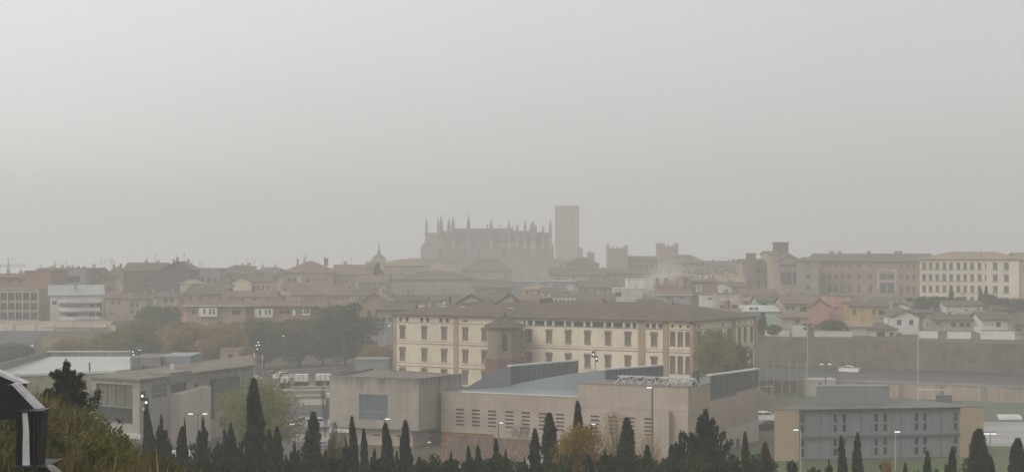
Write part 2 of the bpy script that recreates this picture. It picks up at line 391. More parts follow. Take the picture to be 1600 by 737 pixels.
def roof(mb, Q, ze, rise, kind, ov=.5, th=.22, m=0, mw=1, inset=.35, fascia=None):
    """Q = A,B,C,D footprint corners (counter-clockwise, AB the front); closed roof shell, gable ends filled with material mw"""
    A, B, C, D = Q; E = offset_poly(Q, ov)
    def mid(p, q, t=.5): return (p[0] + (q[0] - p[0]) * t, p[1] + (q[1] - p[1]) * t)
    zt = ze + rise; f = m if fascia is None else fascia
    lo = [(p[0], p[1], ze) for p in E]
    def shell(tops):
        for t in tops:
            mb.face([(p[0], p[1], p[2] + th) for p in t], m); mb.face([p for p in reversed(t)], f)
    def edge(ps):
        for p, q in ps: mb.face([p, q, (q[0], q[1], q[2] + th), (p[0], p[1], p[2] + th)], f)
    if kind == 'gable':
        r0 = (*mid(E[0], E[3]), zt); r1 = (*mid(E[1], E[2]), zt)
        shell([[lo[0], lo[1], r1, r0], [lo[2], lo[3], r0, r1]]); edge([(lo[0], lo[1]), (lo[1], r1), (r1, lo[2]), (lo[2], lo[3]), (lo[3], r0), (r0, lo[0])])
        for p, q in ((D, A), (B, C)): mb.face([(*p, ze - .02), (*q, ze - .02), (*mid(p, q), zt - .02)], mw)
    elif kind == 'gablef':
        r0 = (*mid(E[0], E[1]), zt); r1 = (*mid(E[3], E[2]), zt)
        shell([[lo[1], lo[2], r1, r0], [lo[3], lo[0], r0, r1]]); edge([(lo[0], r0), (r0, lo[1]), (lo[1], lo[2]), (lo[2], r1), (r1, lo[3]), (lo[3], lo[0])])
        for p, q in ((A, B), (C, D)): mb.face([(*p, ze - .02), (*q, ze - .02), (*mid(p, q), zt - .02)], mw)
    elif kind == 'hip':
        L = math.hypot(B[0] - A[0], B[1] - A[1]); W = math.hypot(D[0] - A[0], D[1] - A[1]); k = min(.48, inset * W / L)
        a, b = mid(E[0], E[3]), mid(E[1], E[2]); r0 = (*mid(a, b, k), zt); r1 = (*mid(a, b, 1 - k), zt)
        shell([[lo[0], lo[1], r1, r0], [lo[1], lo[2], r1], [lo[2], lo[3], r0, r1], [lo[3], lo[0], r0]]); edge([(lo[i], lo[(i + 1) % 4]) for i in range(4)])
    elif kind == 'shed':      # high at the back
        hi = [lo[0], lo[1], (lo[2][0], lo[2][1], zt), (lo[3][0], lo[3][1], zt)]
        shell([hi]); edge([(hi[i], hi[(i + 1) % 4]) for i in range(4)])
        mb.face([(*D, ze - .02), (*A, ze - .02), (*D, zt - .02)], mw); mb.face([(*B, ze - .02), (*C, ze - .02), (*C, zt - .02)], mw)
        mb.face([(*C, ze - .02), (*D, ze - .02), (*D, zt - .02), (*C, zt - .02)], mw)
    elif kind == 'pyr':
        r = (*mid(mid(E[0], E[2]), mid(E[1], E[3])), zt)
        shell([[lo[i], lo[(i + 1) % 4], r] for i in range(4)]); edge([(lo[i], lo[(i + 1) % 4]) for i in range(4)])
    elif kind == 'flat':
        mb.prism(offset_poly(Q, .12), ze - .01, ze + .22, f, m)
        mb.prism(offset_poly(Q, -.4), ze + .221, ze + .23, m)

def house(name, label, px0, px1, d0, eave, kind, ridge, dep, wall='beige', rf='tile', d1=None, rows=(), side=True, cat='house',
          ch=1, ov=.5, group=None, zb=None, sidew='plain', fascia=None, inset=.35):
    """one town house: front corners at pixel columns px0, px1 and distances d0, d1; eave/ridge given as pixel rows"""
    d1 = d1 or d0
    A = (X(px0, d0), d0); B = (X(px1, d1), d1); L = math.hypot(B[0] - A[0], B[1] - A[1])
    ux, uy = (B[0] - A[0]) / L, (B[1] - A[1]) / L; nb = (-uy, ux)
    C = (B[0] + nb[0] * dep, B[1] + nb[1] * dep); D = (A[0] + nb[0] * dep, A[1] + nb[1] * dep); Q = [A, B, C, D]
    ze = Z(eave, d0); dm = (d0 + d1) / 2 + (dep / 2 if kind != 'shed' else dep)
    rise = max(.15, Z(ridge, dm) - ze) if kind != 'flat' else 0
    z0 = (min(terr(*q) for q in Q) if zb is None else zb) - 1.0
    z0 = min(z0, ze - 3)
    t = thing(name, label, cat, (A[0] + ux * L / 2, A[1] + uy * L / 2, z0), group)
    f = Fac(A, B); g = Fac(B, C); h = Fac(D, A)
    for r in rows:
        cols, y0, y1, w, style = r
        if isinstance(cols, int):
            us = [L * (i + .5) / cols for i in range(cols)]
        else: us = [f.u(c) for c in cols]
        za, zz = Z(y1, d0), Z(y0, d0)
        w = min(w, L / max(1, len(us)) * .8)
        for u in us: f.win(u, (za + zz) / 2, w, max(.5, zz - za), style)
        if side:
            sf = g if px0 + px1 < 1600 else h
            n = max(1, int(dep / 5))
            if sidew:
                for i in range(n): sf.win(sf.L * (i + .5) / n, (za + zz) / 2, 1.0, max(.5, min(1.8, zz - za)), sidew)
    mb = MB(); f.wall(mb, z0, ze); g.wall(mb, z0, ze); Fac(C, D).wall(mb, z0, ze); h.wall(mb, z0, ze)
    mb.build('wall', wall, t)
    rb = MB(); roof(rb, Q, ze, rise, kind, ov, m=0, mw=1, fascia=2 if fascia else None, inset=inset)
    ro = rb.build('roof', [rf, wall, fascia or 'stonetrim'], t)
    for q in (f, g, h): q.put(t)
    rnd = random.Random(label)
    for i in range((ch > 0) + (rnd.random() < .4)):      # television aerials
        tt = rnd.uniform(.1, .9); px, py = A[0] + ux * L * tt + nb[0] * dep * .5, A[1] + uy * L * tt + nb[1] * dep * .5; c = MB(); zr = ze + rise
        hh = rnd.uniform(1.6, 3.0); c.tube((px, py, zr - .5), (px, py, zr + hh), .05, n=4)
        for q_ in range(3): c.tube((px - .5 + q_ * .1, py, zr + hh - .25 * q_), (px + .5 - q_ * .1, py, zr + hh - .25 * q_), .035, n=3)
        c.build('aerial', 'pole', ro)
    for i in range(ch):
        tt = rnd.uniform(.15, .85); s = rnd.uniform(.3, .6); px, py = A[0] + ux * L * tt + nb[0] * dep * s, A[1] + uy * L * tt + nb[1] * dep * s
        c = MB(); zr = ze + rise; hh = rnd.uniform(.5, 1.3)
        c.box((px, py, zr + hh / 2 - .8), (.7, .7, hh + 1.6), f.ang); c.box((px, py, zr + hh + .1), (.9, .9, .15), f.ang)
        c.build('chimney', rnd.choice(['brick', 'beige', 'greywall']), ro)
    return t, f, ro
# ------------------------------------------------------------------ ground
def breaks(spec):
    out = []
    for a, b, s in spec:
        n = max(1, round((b - a) / s)); out += [a + (b - a) * i / n for i in range(n)]
    return out + [spec[-1][1]]
GX = breaks([(-900, -200, 50), (-200, -60, 7), (-60, 46, 2.5), (46, 52, 1), (52, 130, 4), (130, 250, 12), (250, 900, 50)])
GR = breaks([(-60, 0, 15), (0, 90, 1.5), (90, 160, 5), (160, 240, 8), (240, 252, 2), (252, 310.4, 9), (310.4, 310.8, .4), (310.8, 353.4, 7),
             (353.4, 353.8, .4), (353.8, 500, 8), (500, 1000, 25), (1000, 1150, 50)])
g = MB(); g.grid([[(x, y_of(x, r), terr_r(x, r)) for x in GX] for r in GR])
struct(g, 'ground', 'soil')
def sheet(name, x0, x1, r0, r1, dz, mat, kind='structure'):
    xs = [x0] + [x for x in GX if x0 < x < x1] + [x1]; rs = [r0] + [r for r in GR if r0 < r < r1] + [r1]
    m = MB(); m.grid([[(x, y_of(x, r), terr_r(x, r) + dz) for x in xs] for r in rs]); return struct(m, name, mat, kind)
def poly_sheet(name, pts, z, mat):
    m = MB(); m.face([(p[0], p[1], z) for p in pts]); return struct(m, name, mat)
sheet('sports_field', 53, 128, 253, 310.2, .012, 'pitch')
sheet('wall_road', 53, 130, 311.2, 353.2, .01, 'asphalt')
sheet('lawn', 27, 112, 163, 207, .012, 'lawn')
sheet('wet_car_park', 54, 112, 207.2, 240, .012, 'wetpave')
sheet('access_road', 46.6, 112, 250.5, 252.8, .02, 'asphalt')
sheet('side_lawn', 36, 53.5, 207.2, 240, .012, 'lawn')
poly_sheet('car_park', [(-70, 178), (-26, 178), (-22, 262), (-70, 262)], .012, 'asphalt')
for i, (a, b, c, d_, n) in enumerate([(440, 513, 607, 611, 'footpath'), (462, 500, 617, 619, 'footpath'), (468, 508, 624, 633, 'footpath'), (455, 513, 675, 690, 'footpath'),
                                      (470, 513, 601, 604, 'footpath')]):
    da, db = H * F / (d_ - HY), H * F / (c - HY)
    poly_sheet(n, [(X(a, da), da), (X(b, da), da + 1.5), (X(b, db), db + 1.5), (X(a, db), db)], .03, 'pave')
# the street that climbs past the trees
def street(name, pa, pb, w, z, mat):
    (ax, ay), (bx, by) = pa, pb; l = math.hypot(bx - ax, by - ay); nx, ny = -(by - ay) / l * w / 2, (bx - ax) / l * w / 2
    return poly_sheet(name, [(ax - nx, ay - ny), (bx - nx, by - ny), (bx + nx, by + ny), (ax + nx, ay + ny)], z, mat)
street('street', (-85, 303), (-24, 352), 9, .02, 'asphalt')
street('pavement', (-82, 296.5), (-21, 345.5), 3, .09, 'pave')
street('pavement', (-88, 309.5), (-27, 358.5), 3, .09, 'pave')
street('lane_marking', (-85, 303), (-24, 352), .15, .028, 'line')
street('lane_marking', (64, 325), (128, 293), .15, .54, 'line')
for k in range(6):
    x = 58 + k * 9
    poly_sheet('parking_line', [(x, 222), (x + .15, 222), (x + .15, 227), (x, 227)], .03, 'line')

# ------------------------------------------------------------------ vegetation
R = np.random.RandomState(11)
def leaves(mb, cen, size, up=.0, m=0, asp=2.0, rs=None):
    """one quad per centre, random tilt; up>0 pulls the long axis upright"""
    rs = rs or R; n = len(cen)
    a = rs.normal(size=(n, 3)); a[:, 2] = a[:, 2] * (1 - up) + up * 2.5; a /= np.linalg.norm(a, axis=1)[:, None]
    b = rs.normal(size=(n, 3)); b = np.cross(a, b); b /= np.linalg.norm(b, axis=1)[:, None]
    sz = size * rs.uniform(.6, 1.4, size=(n, 1)); a = a * sz * asp / 2; b = b * sz / 2
    q = np.stack([cen - a, cen + b * .9 - a * .1, cen + a, cen - b * .9 + a * .1], 1).reshape(-1, 3)
    i = len(mb.v); mb.v += [tuple(p) for p in q.tolist()]
    mb.f += [(i + 4 * k, i + 4 * k + 1, i + 4 * k + 2, i + 4 * k + 3) for k in range(n)]; mb.m += [m] * n
def cypress_mesh(seed, h=12, rad=1.05, n=6000, ragged=.18):
    rs = np.random.RandomState(seed)
    mb = MB(); t = rs.uniform(.03, 1, n) ** .9
    prof = lambda t: rad * np.clip(1.3 * (t + .06) ** .3 * (1 - t) ** .62, .03, 1)
    ph0 = rs.uniform(0, 6)
    th = rs.uniform(0, 2 * pi, n); lump = 1 + ragged * np.sin(th * 3 + t * 17 + seed) + ragged * np.sin(th * 5 - t * 31 + seed * 2) * .8 + ragged * .6 * np.sin(t * 61 + th * 2)
    r = prof(t) * lump * rs.uniform(.72, 1.08, n)
    c = np.stack([r * np.cos(th) + .16 * np.sin(t * 7 + ph0) * t, r * np.sin(th), t * h], 1)
    leaves(mb, c, .17, up=.55, asp=3.2, rs=rs)
    rows = []                                                   # the dense inside of the crown
    for k in range(15):
        tt = .02 + .93 * k / 14
        rows.append([(float(prof(np.array(tt))) * .66 * (1 + .12 * sin(3 * a + 17 * tt + seed)) * cos(a), float(prof(np.array(tt))) * .66 * (1 + .12 * sin(3 * a + 17 * tt + seed)) * sin(a), tt * h) for a in [2 * pi * j / 10 for j in range(11)]])
    mb.grid(rows); return mb
def clump_pts(rs, c, r, n, flat=1.0):
    v = rs.normal(size=(n, 3)); v /= np.linalg.norm(v, axis=1)[:, None]; v *= (rs.uniform(.35, 1, size=(n, 1)) ** .6) * r; v[:, 2] *= flat
    return v + np.array(c)
def conifer(seed, h=10, w=6, n=12000):
    """broad dark conifer: upswept limbs ending in pointed tufts"""
    rs = np.random.RandomState(seed); tr = MB(); cr = MB()
    tr.path([(0, 0, -1), (0, 0, h * .3), (.1, 0, h * .8)], [.28, .22, .06], 7)
    nb = 46; per = n // nb
    for k in range(nb):
        t = .04 + .90 * (k + .5) / nb; az = k * 2.4 + rs.uniform(-.5, .5); ln = (w / 2) * (1 - t ** 1.6) ** .8 * rs.uniform(.55, 1.25) + .3
        p0 = np.array([0, 0, t * h * .86]); rise = ln * rs.uniform(.5, 1.25)
        p1 = p0 + np.array([cos(az) * ln, sin(az) * ln, rise]); tr.tube(p0, p1 * .9 + p0 * .1, .06, .02, 4)
        s = rs.uniform(.15, 1.05, per)[:, None]; c = p0 + (p1 - p0) * s
        c = c + rs.normal(size=(per, 3)) * np.array([.30, .30, .34]) * (1.15 - s * .75) * (.6 + ln * .22)
        leaves(cr, c, .14, up=.5, asp=2.8, rs=rs)
    leaves(cr, clump_pts(rs, (0, 0, h * .9), .4, per, 2.6), .13, up=.7, asp=3, rs=rs)
    return tr, cr
def broadleaf(seed, h=12, w=11, n=12000, base=.22, leaf=.24, clumps=46, fill=1.0, gap=.0):
    """trunk, limbs and branches, with leaf clumps spread through an uneven crown"""
    rs = np.random.RandomState(seed); tr = MB(); cr = MB(); zb = h * base
    tr.path([(0, 0, -1), (.1, 0, zb * .5), (0, .1, zb * 1.15)], [h * .028, h * .022, h * .018], 8)
    cen = []
    while len(cen) < clumps:
        p = rs.uniform(-1, 1, 3)
        if np.linalg.norm(p) > 1 or np.linalg.norm(p) < .35: continue
        cen.append(p)
    lobes = rs.uniform(.72, 1.2, clumps)
    for k, p in enumerate(cen):
        c = np.array([p[0] * w / 2 * .84, p[1] * w / 2 * .84, zb + (h - zb) * (.5 + .43 * p[2])]) * np.array([lobes[k], lobes[k], 1])
        mid = np.array([c[0] * .4, c[1] * .4, zb + (c[2] - zb) * .55])
        tr.path([(0, .05, zb), tuple(mid), tuple(c)], [h * .011, h * .006, .02], 4)
        r = w * rs.uniform(.12, .23)
        leaves(cr, clump_pts(rs, c, r, int(n / clumps * fill * (r / (w * .16)) ** 1.6), .8), leaf, rs=rs, asp=1.6)
    return tr, cr
def bare(seed, h=7, w=6, thick=1.0):
    rs = np.random.RandomState(seed); tr = MB(); tw = MB()
    def grow(p, d, l, r, lev):
        q = p + d * l; tr_ = tr if lev < 2 else tw; tr_.tube(p, q, r, r * .65, 5 if lev < 2 else 3, cap=False)
        if lev >= 5: return
        for k in range(3 if lev else 5):
            e = d + rs.normal(size=3) * .45 + np.array([0, 0, .12]); e /= np.linalg.norm(e); grow(q, e, l * rs.uniform(.6, .85), r * .6, lev + 1)
    grow(np.array([0, 0, -.5]), np.array([0, 0, 1.]), h * .3, .16 * thick, 0)
    return tr, tw
PROTO = {}
def proto(kind, seed, mat, **k):
    key = (kind, seed, mat)
    if key not in PROTO:
        if kind == 'cypress':
            c = cypress_mesh(seed, **k); t = MB(); t.path([(0, 0, -1.5), (0, 0, 3)], [.22, .12], 6)
        elif kind == 'conifer': t, c = conifer(seed, **k)
        elif kind == 'bare': t, c = bare(seed, **k)
        else: t, c = broadleaf(seed, **k)
        PROTO[key] = (t.mesh('trunk', 'bark'), c.mesh('crown', mat))
    return PROTO[key]
def tree(name, label, cat, px, d, ytop, wpx, kind, seed, mat, base_h, base_w, group=None, zb=None, rz=None, **k):
    """a tree whose top is at pixel row ytop and whose crown is wpx pixels wide"""
    x = X(px, d); zb = terr(x, d) if zb is None else zb; h = Z(ytop, d) - zb; w = wpx * d / F
    a, b = proto(kind, seed, mat, **k); sx = w / base_w; sz = h / base_h
    o = thing(name, label, cat, (x, d, zb), group)
    o.rotation_euler = (0, 0, (px * 1.7) % 6.28 if rz is None else rz); o.scale = (sx, sx, sz)
    place(a, 'trunk', o); place(b, 'crown', o); return o

# cypresses along the foot of the slope: px, distance, top row, width px, brown?, label
G1 = 'cypresses and conifers along the foot of the slope'
for i, (px, d, yt, w, mat, lab) in enumerate([
    (233, 112, 636, 17, 'cyp', 'blunt dark cypress in front of the pale concrete ledge, beside the twin traffic light pole'),
    (283, 110, 667, 20, 'cyp', 'low broad cypress below the white parked van'),
    (293, 118, 655, 8, 'cyp', 'thin spike of a cypress just left of the double-headed lamp'),
    (400, 104, 594, 27, 'cyp', 'tallest cypress, standing before the big pale green willow-like tree'),
    (421, 112, 672, 15, 'cyp', 'short cypress touching the right flank of the tallest cypress'),
    (435, 108, 668, 17, 'cyp', 'short rounded cypress second to the right of the tallest cypress'),
    (485, 110, 646, 25, 'cyp', 'broad blunt cypress in front of the parked cars by the concrete corner'),
    (557, 108, 652, 15, 'cyp', 'slim cypress under the left part of the square blue window of the concrete block'),
    (569, 112, 670, 13, 'cyp', 'short slim cypress just right of the one under the square window'),
    (606, 107, 663, 20, 'cyp', 'ragged cypress below the right edge of the square blue window'),
    (637, 110, 657, 18, 'cyp', 'pointed cypress in front of the concrete block corner, left of the tiled shed'),
    (733, 104, 698, 12, 'cyp', 'small cypress tip in front of the left part of the tiled shed roof'),
    (748, 106, 697, 13, 'cyp', 'small cypress tip in front of the middle of the tiled shed roof'),
    (775, 103, 686, 12, 'cyp', 'thin cypress in front of the right part of the tiled shed roof'),
    (838, 106, 671, 18, 'cyp', 'dark cypress just right of the white gable end of the tiled shed'),
    (863, 110, 647, 25, 'cyp', 'tall pointed cypress directly left of the yellow tree'),
    (905, 118, 628, 19, 'cyp', 'tall round-topped cypress rising behind the yellow tree'),
    (985, 108, 655, 28, 'cyp', 'loose greyish cypress between the yellow tree and the tall lamp post'),
    (1017, 105, 696, 17, 'cyp', 'short cypress at the foot of the tall lamp post'),
    (1045, 106, 697, 14, 'cyp', 'short thin cypress left of the large conifer'),
    (1168, 112, 676, 13, 'cypbrown', 'slim brown cypress with a pointed tip right of the large conifer'),
    (1198, 110, 692, 18, 'cypbrown', 'reddish brown short cypress left of the sandy end wall'),
    (1315, 112, 682, 13, 'cyp', 'thin cypress before the left half of the grey office block'),
    (1338, 112, 677, 14, 'cyp', 'thin cypress before the middle of the grey office block'),
    (1412, 108, 724, 10, 'cyp', 'tiny cypress tip at the lower edge under the office block'),
    (1445, 107, 705, 14, 'cyp', 'small cypress under the right half of the office block'),
    (1482, 108, 698, 15, 'cyp', 'small cypress under the last window strips of the office block'),
    (1525, 104, 672, 34, 'cyp', 'broad cypress hiding the foot of the right sandy end wall'),
    (1548, 108, 712, 18, 'cyp', 'low cypress leaning on the right flank of the broad cypress'),
    (1592, 104, 686, 28, 'cyp', 'broad cypress cut off by the right edge of the view')]):
    tree('cypress', lab, 'tree', px, d, yt, w, 'cypress', 1 + (i * 5) % 9, mat, 12, 1.5 if w > 9 else 2.1, G1, ragged=.15 + .05 * ((i * 5) % 9 % 4)).rotation_euler.x = radians((i * 37 % 9 - 4) * .8)
for i, (px, d, yt, w, sd, lab) in enumerate([
    (252, 108, 648, 42, 1, 'spiky dark conifer right of the blunt cypress by the traffic lights'),
    (317, 108, 650, 40, 2, 'dark conifer with a flat top under the double-headed lamp'),
    (360, 105, 658, 56, 3, 'spreading dark conifer left of the tallest cypress'),
    (460, 104, 690, 44, 1, 'low dark conifer left of the parked cars'),
    (585, 100, 700, 46, 2, 'low bushy conifer between the cypresses under the square window'),
    (655, 100, 712, 50, 3, 'low bushy conifer at the left end of the tiled shed'),
    (267, 104, 690, 34, 2, 'low dark conifer wedged between the spiky conifer and the low broad cypress'),
    (340, 101, 688, 40, 1, 'dark conifer filling the gap between the flat-topped and the spreading conifers'),
    (388, 99, 690, 44, 3, 'low dark conifer at the left foot of the tallest cypress'),
    (447, 101, 708, 34, 2, 'low dark conifer right of the second short rounded cypress'),
    (508, 101, 700, 40, 3, 'low dark conifer between the broad blunt cypress and the grey green bushy tree'),
    (541, 102, 684, 36, 1, 'dark conifer between the grey green bushy tree and the slim cypress'),
    (620, 101, 704, 40, 2, 'low dark conifer between the ragged and the pointed cypresses'),
    (820, 100, 712, 34, 1, 'low dark conifer in front of the white gable end of the tiled shed'),
    (945, 99, 700, 44, 3, 'low dark conifer right of the yellow tree'),
    (705, 100, 704, 40, 1, 'rounded dark conifer in front of the tiled shed roof'),
    (790, 99, 702, 36, 2, 'low conifer below the right end of the tiled shed roof'),
    (1102, 102, 637, 92, 3, 'large open conifer in front of the low corner of the concrete hall'),
    (1063, 103, 672, 44, 1, 'dark conifer joined to the left side of the large open conifer'),
    (1295, 108, 714, 22, 2, 'small round conifer at the foot of the office block left windows'),
    (104, 57, 561, 92, 2, 'big dark conifer rising over the reeds in front of the white roof')]):
    tree('conifer', lab, 'tree', px, d, yt, w, 'conifer', sd, 'pine', 10, 6, G1 if px != 104 else None)
for px, d, yt, w, sd, mat, lab in [
    (526, 112, 658, 34, 5, 'olive', 'grey green bushy tree at the left corner of the concrete block'),
    (906, 100, 655, 88, 6, 'yellowleaf', 'golden yellow autumn tree in front of the louvred hall wall'),
    (1387, 108, 712, 24, 7, 'autumn', 'small orange bush under the middle of the office block'),
    (678, 104, 715, 38, 5, 'olive', 'olive green bush before the white wall of the tiled shed'),
    (215, 96, 692, 40, 5, 'scrub', 'scrubby olive bush at the edge of the reeds, under the blunt cypress')]:
    tree('leafy_tree', lab, 'tree', px, d, yt, w, 'broad', sd, mat, 12, 11, n=6500 if sd == 6 else 9000, leaf=.26, base=.12, clumps=60)
tree('willow_tree', 'wide pale green half-bare tree beside the car park, behind the tallest cypress', 'tree', 405, 176, 583, 140, 'broad', 9, 'willow', 12, 10.5, n=9500, leaf=.2, clumps=70, base=.2)
tree('bare_tree', 'bare pruned tree with thin grey twigs right of the tiled shed', 'tree', 812, 185, 655, 52, 'bare', 3, 'barkpale', 6.3, 6.5)
tree('bare_tree', 'thin bare tree beside the left corner of the concrete block', 'tree', 508, 196, 610, 24, 'bare', 4, 'bark', 6.3, 6.5)
tree('autumn_tree', 'sparse orange brown tree in front of the louvred wall, right of the yellow tree', 'tree', 962, 180, 640, 70, 'broad', 12, 'yellowleaf', 12, 11, n=4200, leaf=.17, clumps=80, base=.12)
tree('autumn_tree', 'low thin orange tree left of the tall lamp post', 'tree', 1015, 178, 668, 50, 'broad', 12, 'autumn', 12, 11, n=2600, leaf=.2, clumps=60, base=.15)
G2 = 'street trees below the old town'
for px, d, yt, w, sd, mat, lab in [
    (120, 345, 524, 76, 21, 'autumn', 'brown thinning tree behind the white flat roof'),
    (172, 338, 518, 66, 22, 'willow', 'green tree behind the right end of the white flat roof'),
    (222, 348, 497, 84, 23, 'willow', 'yellowish green tree behind the concrete roof block'),
    (250, 400, 474, 62, 21, 'darkgreen', 'dark tree in front of the small houses with pinkish walls'),
    (290, 342, 500, 84, 22, 'autumn', 'yellowish brown turning tree in front of the brick flats'),
    (345, 336, 502, 76, 23, 'autumn', 'brownish autumn tree nearest the left of the traffic lights'),
    (412, 345, 495, 76, 21, 'green', 'green tree behind the traffic light pole'),
    (468, 352, 496, 90, 22, 'olive', 'olive brown tree between the two slender street lamps'),
    (505, 358, 488, 72, 24, 'olive', 'olive tree directly left of the largest street tree'),
    (540, 350, 472, 84, 23, 'darkgreen', 'largest dark green street tree beside the long yellow building'),
    (383, 326, 536, 42, 24, 'autumn', 'small orange tree beside the white traffic signals'),
    (590, 332, 535, 52, 21, 'autumn', 'low brown tree against the left end of the long yellow building'),
    (20, 350, 535, 60, 23, 'scrub', 'low olive bush below the dark shed roof at the left'),
    (1118, 263, 513, 68, 22, 'willow', 'light green tree in front of the right wing of the yellow building'),
    (1150, 268, 530, 44, 21, 'green', 'darker green tree beside the light green one at the right wing')]:
    tree('street_tree', lab, 'tree', px, d, yt, w, 'broad', sd, mat, 12, 9.5, G2, n=16000, leaf=.27, base=.1)
for px, d, yt, w, h_, lab in [
    (591, 560, 411, 20, 14, 'tall dark cypress in the fog left of the domed building'),
    (1191, 362, 488, 16, 9, 'dark cypress at the right end of the yellow building'),
    (1486, 440, 447, 10, 9, 'slim cypress in front of the pale yellow four-storey building'),
    (1533, 430, 452, 12, 9, 'cypress before the right part of the pale yellow building'),
    (1541, 432, 446, 9, 9, 'thin cypress beside another before the pale yellow building')]:
    tree('town_cypress', lab, 'tree', px, d, yt, w, 'cypress', 2, 'cyp', 12, 2.1, 'cypresses in the old town')
for px, d, yt, w, sd, mat, lab in [
    (1447, 398, 460, 40, 21, 'darkgreen', 'dark bushy tree at the left foot of the pale yellow building'),
    (1468, 396, 463, 44, 22, 'darkgreen', 'dark round tree left of the slim cypress by the pale yellow building'),
    (1500, 430, 463, 30, 23, 'darkgreen', 'dark tree right of the slim cypress by the pale yellow building'),
    (1545, 406, 459, 44, 24, 'darkgreen', 'dark low tree above the white house roof'),
    (1578, 404, 464, 70, 21, 'darkgreen', 'wide dark tree behind the houses at the right edge'),
    (1425, 408, 464, 44, 23, 'darkgreen', 'dark tree at the foot of the seminary loggia'),
    (1395, 475, 466, 40, 24, 'darkgreen', 'dark hedge-like tree under the seminary loggia'),
    (1345, 480, 468, 44, 21, 'olive', 'dull tree between the salmon house and the seminary'),
    (1300, 355, 499, 48, 22, 'green', 'low green tree over the white wall below the salmon house'),
    (1210, 352, 506, 24, 23, 'green', 'small green shrub in front of the mint green house'),
    (300, 470, 466, 30, 24, 'darkgreen', 'dark small tree among the left town roofs')]:
    tree('garden_tree', lab, 'tree', px, d, yt, w, 'broad', sd, mat, 12, 11, 'garden trees in the old town', n=9000, leaf=.36)

# reeds and scrub on the near slope
def near_grass():
    rs = np.random.RandomState(5); mb = MB(); n = 0
    def field(x, y, s): return sin(x * 1.3 * s + 2.3 * sin(y * .7 * s) + s) * sin(y * .55 * s + x * .9 * s + 1.7 * sin(x * .8 * s))
    while n < 95000:
        y = rs.uniform(13, 84); kx = rs.uniform(-.36, -.13); x = kx * y
        if kx > -.21 and rs.rand() < .6: continue
        if y < 25.5 and -.335 < kx < -.292: continue
        if 22 < y < 26.5 and kx < -.29: continue
        z = terr(x, y); cl = .5 + .5 * field(x, y, 1.0); f2 = field(x, y, 2.7)
        if rs.rand() > .12 + .88 * cl: continue
        h = (rs.uniform(.15, .5) + 1.25 * cl * cl * rs.rand() ** 1.2) * (.75 + .35 * f2)
        if y < 25: h *= .5
        w = rs.uniform(.006, .014) * (1 + y / 35); az = rs.uniform(0, pi); le = rs.normal(0, .22, 2) * h + np.array([.10 * f2, 0])
        ca, sa = cos(az) * w, sin(az) * w; i = len(mb.v)
        mb.v += [(x - ca, y - sa, z - .1), (x + ca, y + sa, z - .1), (x + le[0] * .4 + ca * .8, y + le[1] * .4 + sa * .8, z + h * .6), (x + le[0] * .4 - ca * .8, y + le[1] * .4 - sa * .8, z + h * .6), (x + le[0], y + le[1], z + h)]
        p = rs.rand() + .35 * f2; k = 3 if p > 1.02 else 1 if p > .55 else 0 if p > .2 else 2
        mb.f += [(i, i + 1, i + 2, i + 3), (i + 3, i + 2, i + 4)]; mb.m += [k, k]; n += 1
    for k in range(1300):                                   # low leafy weeds and brambles between the reeds
        y = rs.uniform(15, 84); kx = rs.uniform(-.36, -.14)
        if y < 27 and kx < -.28: continue
        x = kx * y; z = terr(x, y); g_ = .5 + .5 * field(x + 9, y, .8); r = rs.uniform(.2, .5) + .55 * g_ ** 3
        leaves(mb, clump_pts(rs, (x, y, z + r * .5), r, int(90 + 200 * r), .8), .03 + y * .0009, rs=rs, asp=2.2, m=(2, 0, 4)[int(rs.rand() * 2.6)])
    struct(mb, 'dry_grass', ['scrub', 'reed', 'olive', 'straw', 'darkgreen'], 'stuff')
near_grass()
def understory():
    rs = np.random.RandomState(8); mb = MB()
    for k in range(430):
        y = rs.uniform(88, 128); kx = rs.uniform(-.25, .17) if rs.rand() < .85 else rs.uniform(-.25, .34); x = kx * y; z = terr(x, y)
        top = 26 - (rs.uniform(706, 752) - 395) / 2400 * y; hh = max(1.5, top - z); r = rs.uniform(.5, 1.2); mm = int(rs.rand() * 2.3)
        for j in range(4):
            zz = z + hh * (j + .4) / 4
            leaves(mb, clump_pts(rs, (x + rs.normal() * .3, y, zz), r * (1.3 - .27 * j), 110, 1.3), .15, up=.45, rs=rs, asp=2.6, m=mm)
    struct(mb, 'undergrowth', ['pine', 'cyp', 'darkgreen'], 'stuff')
understory()
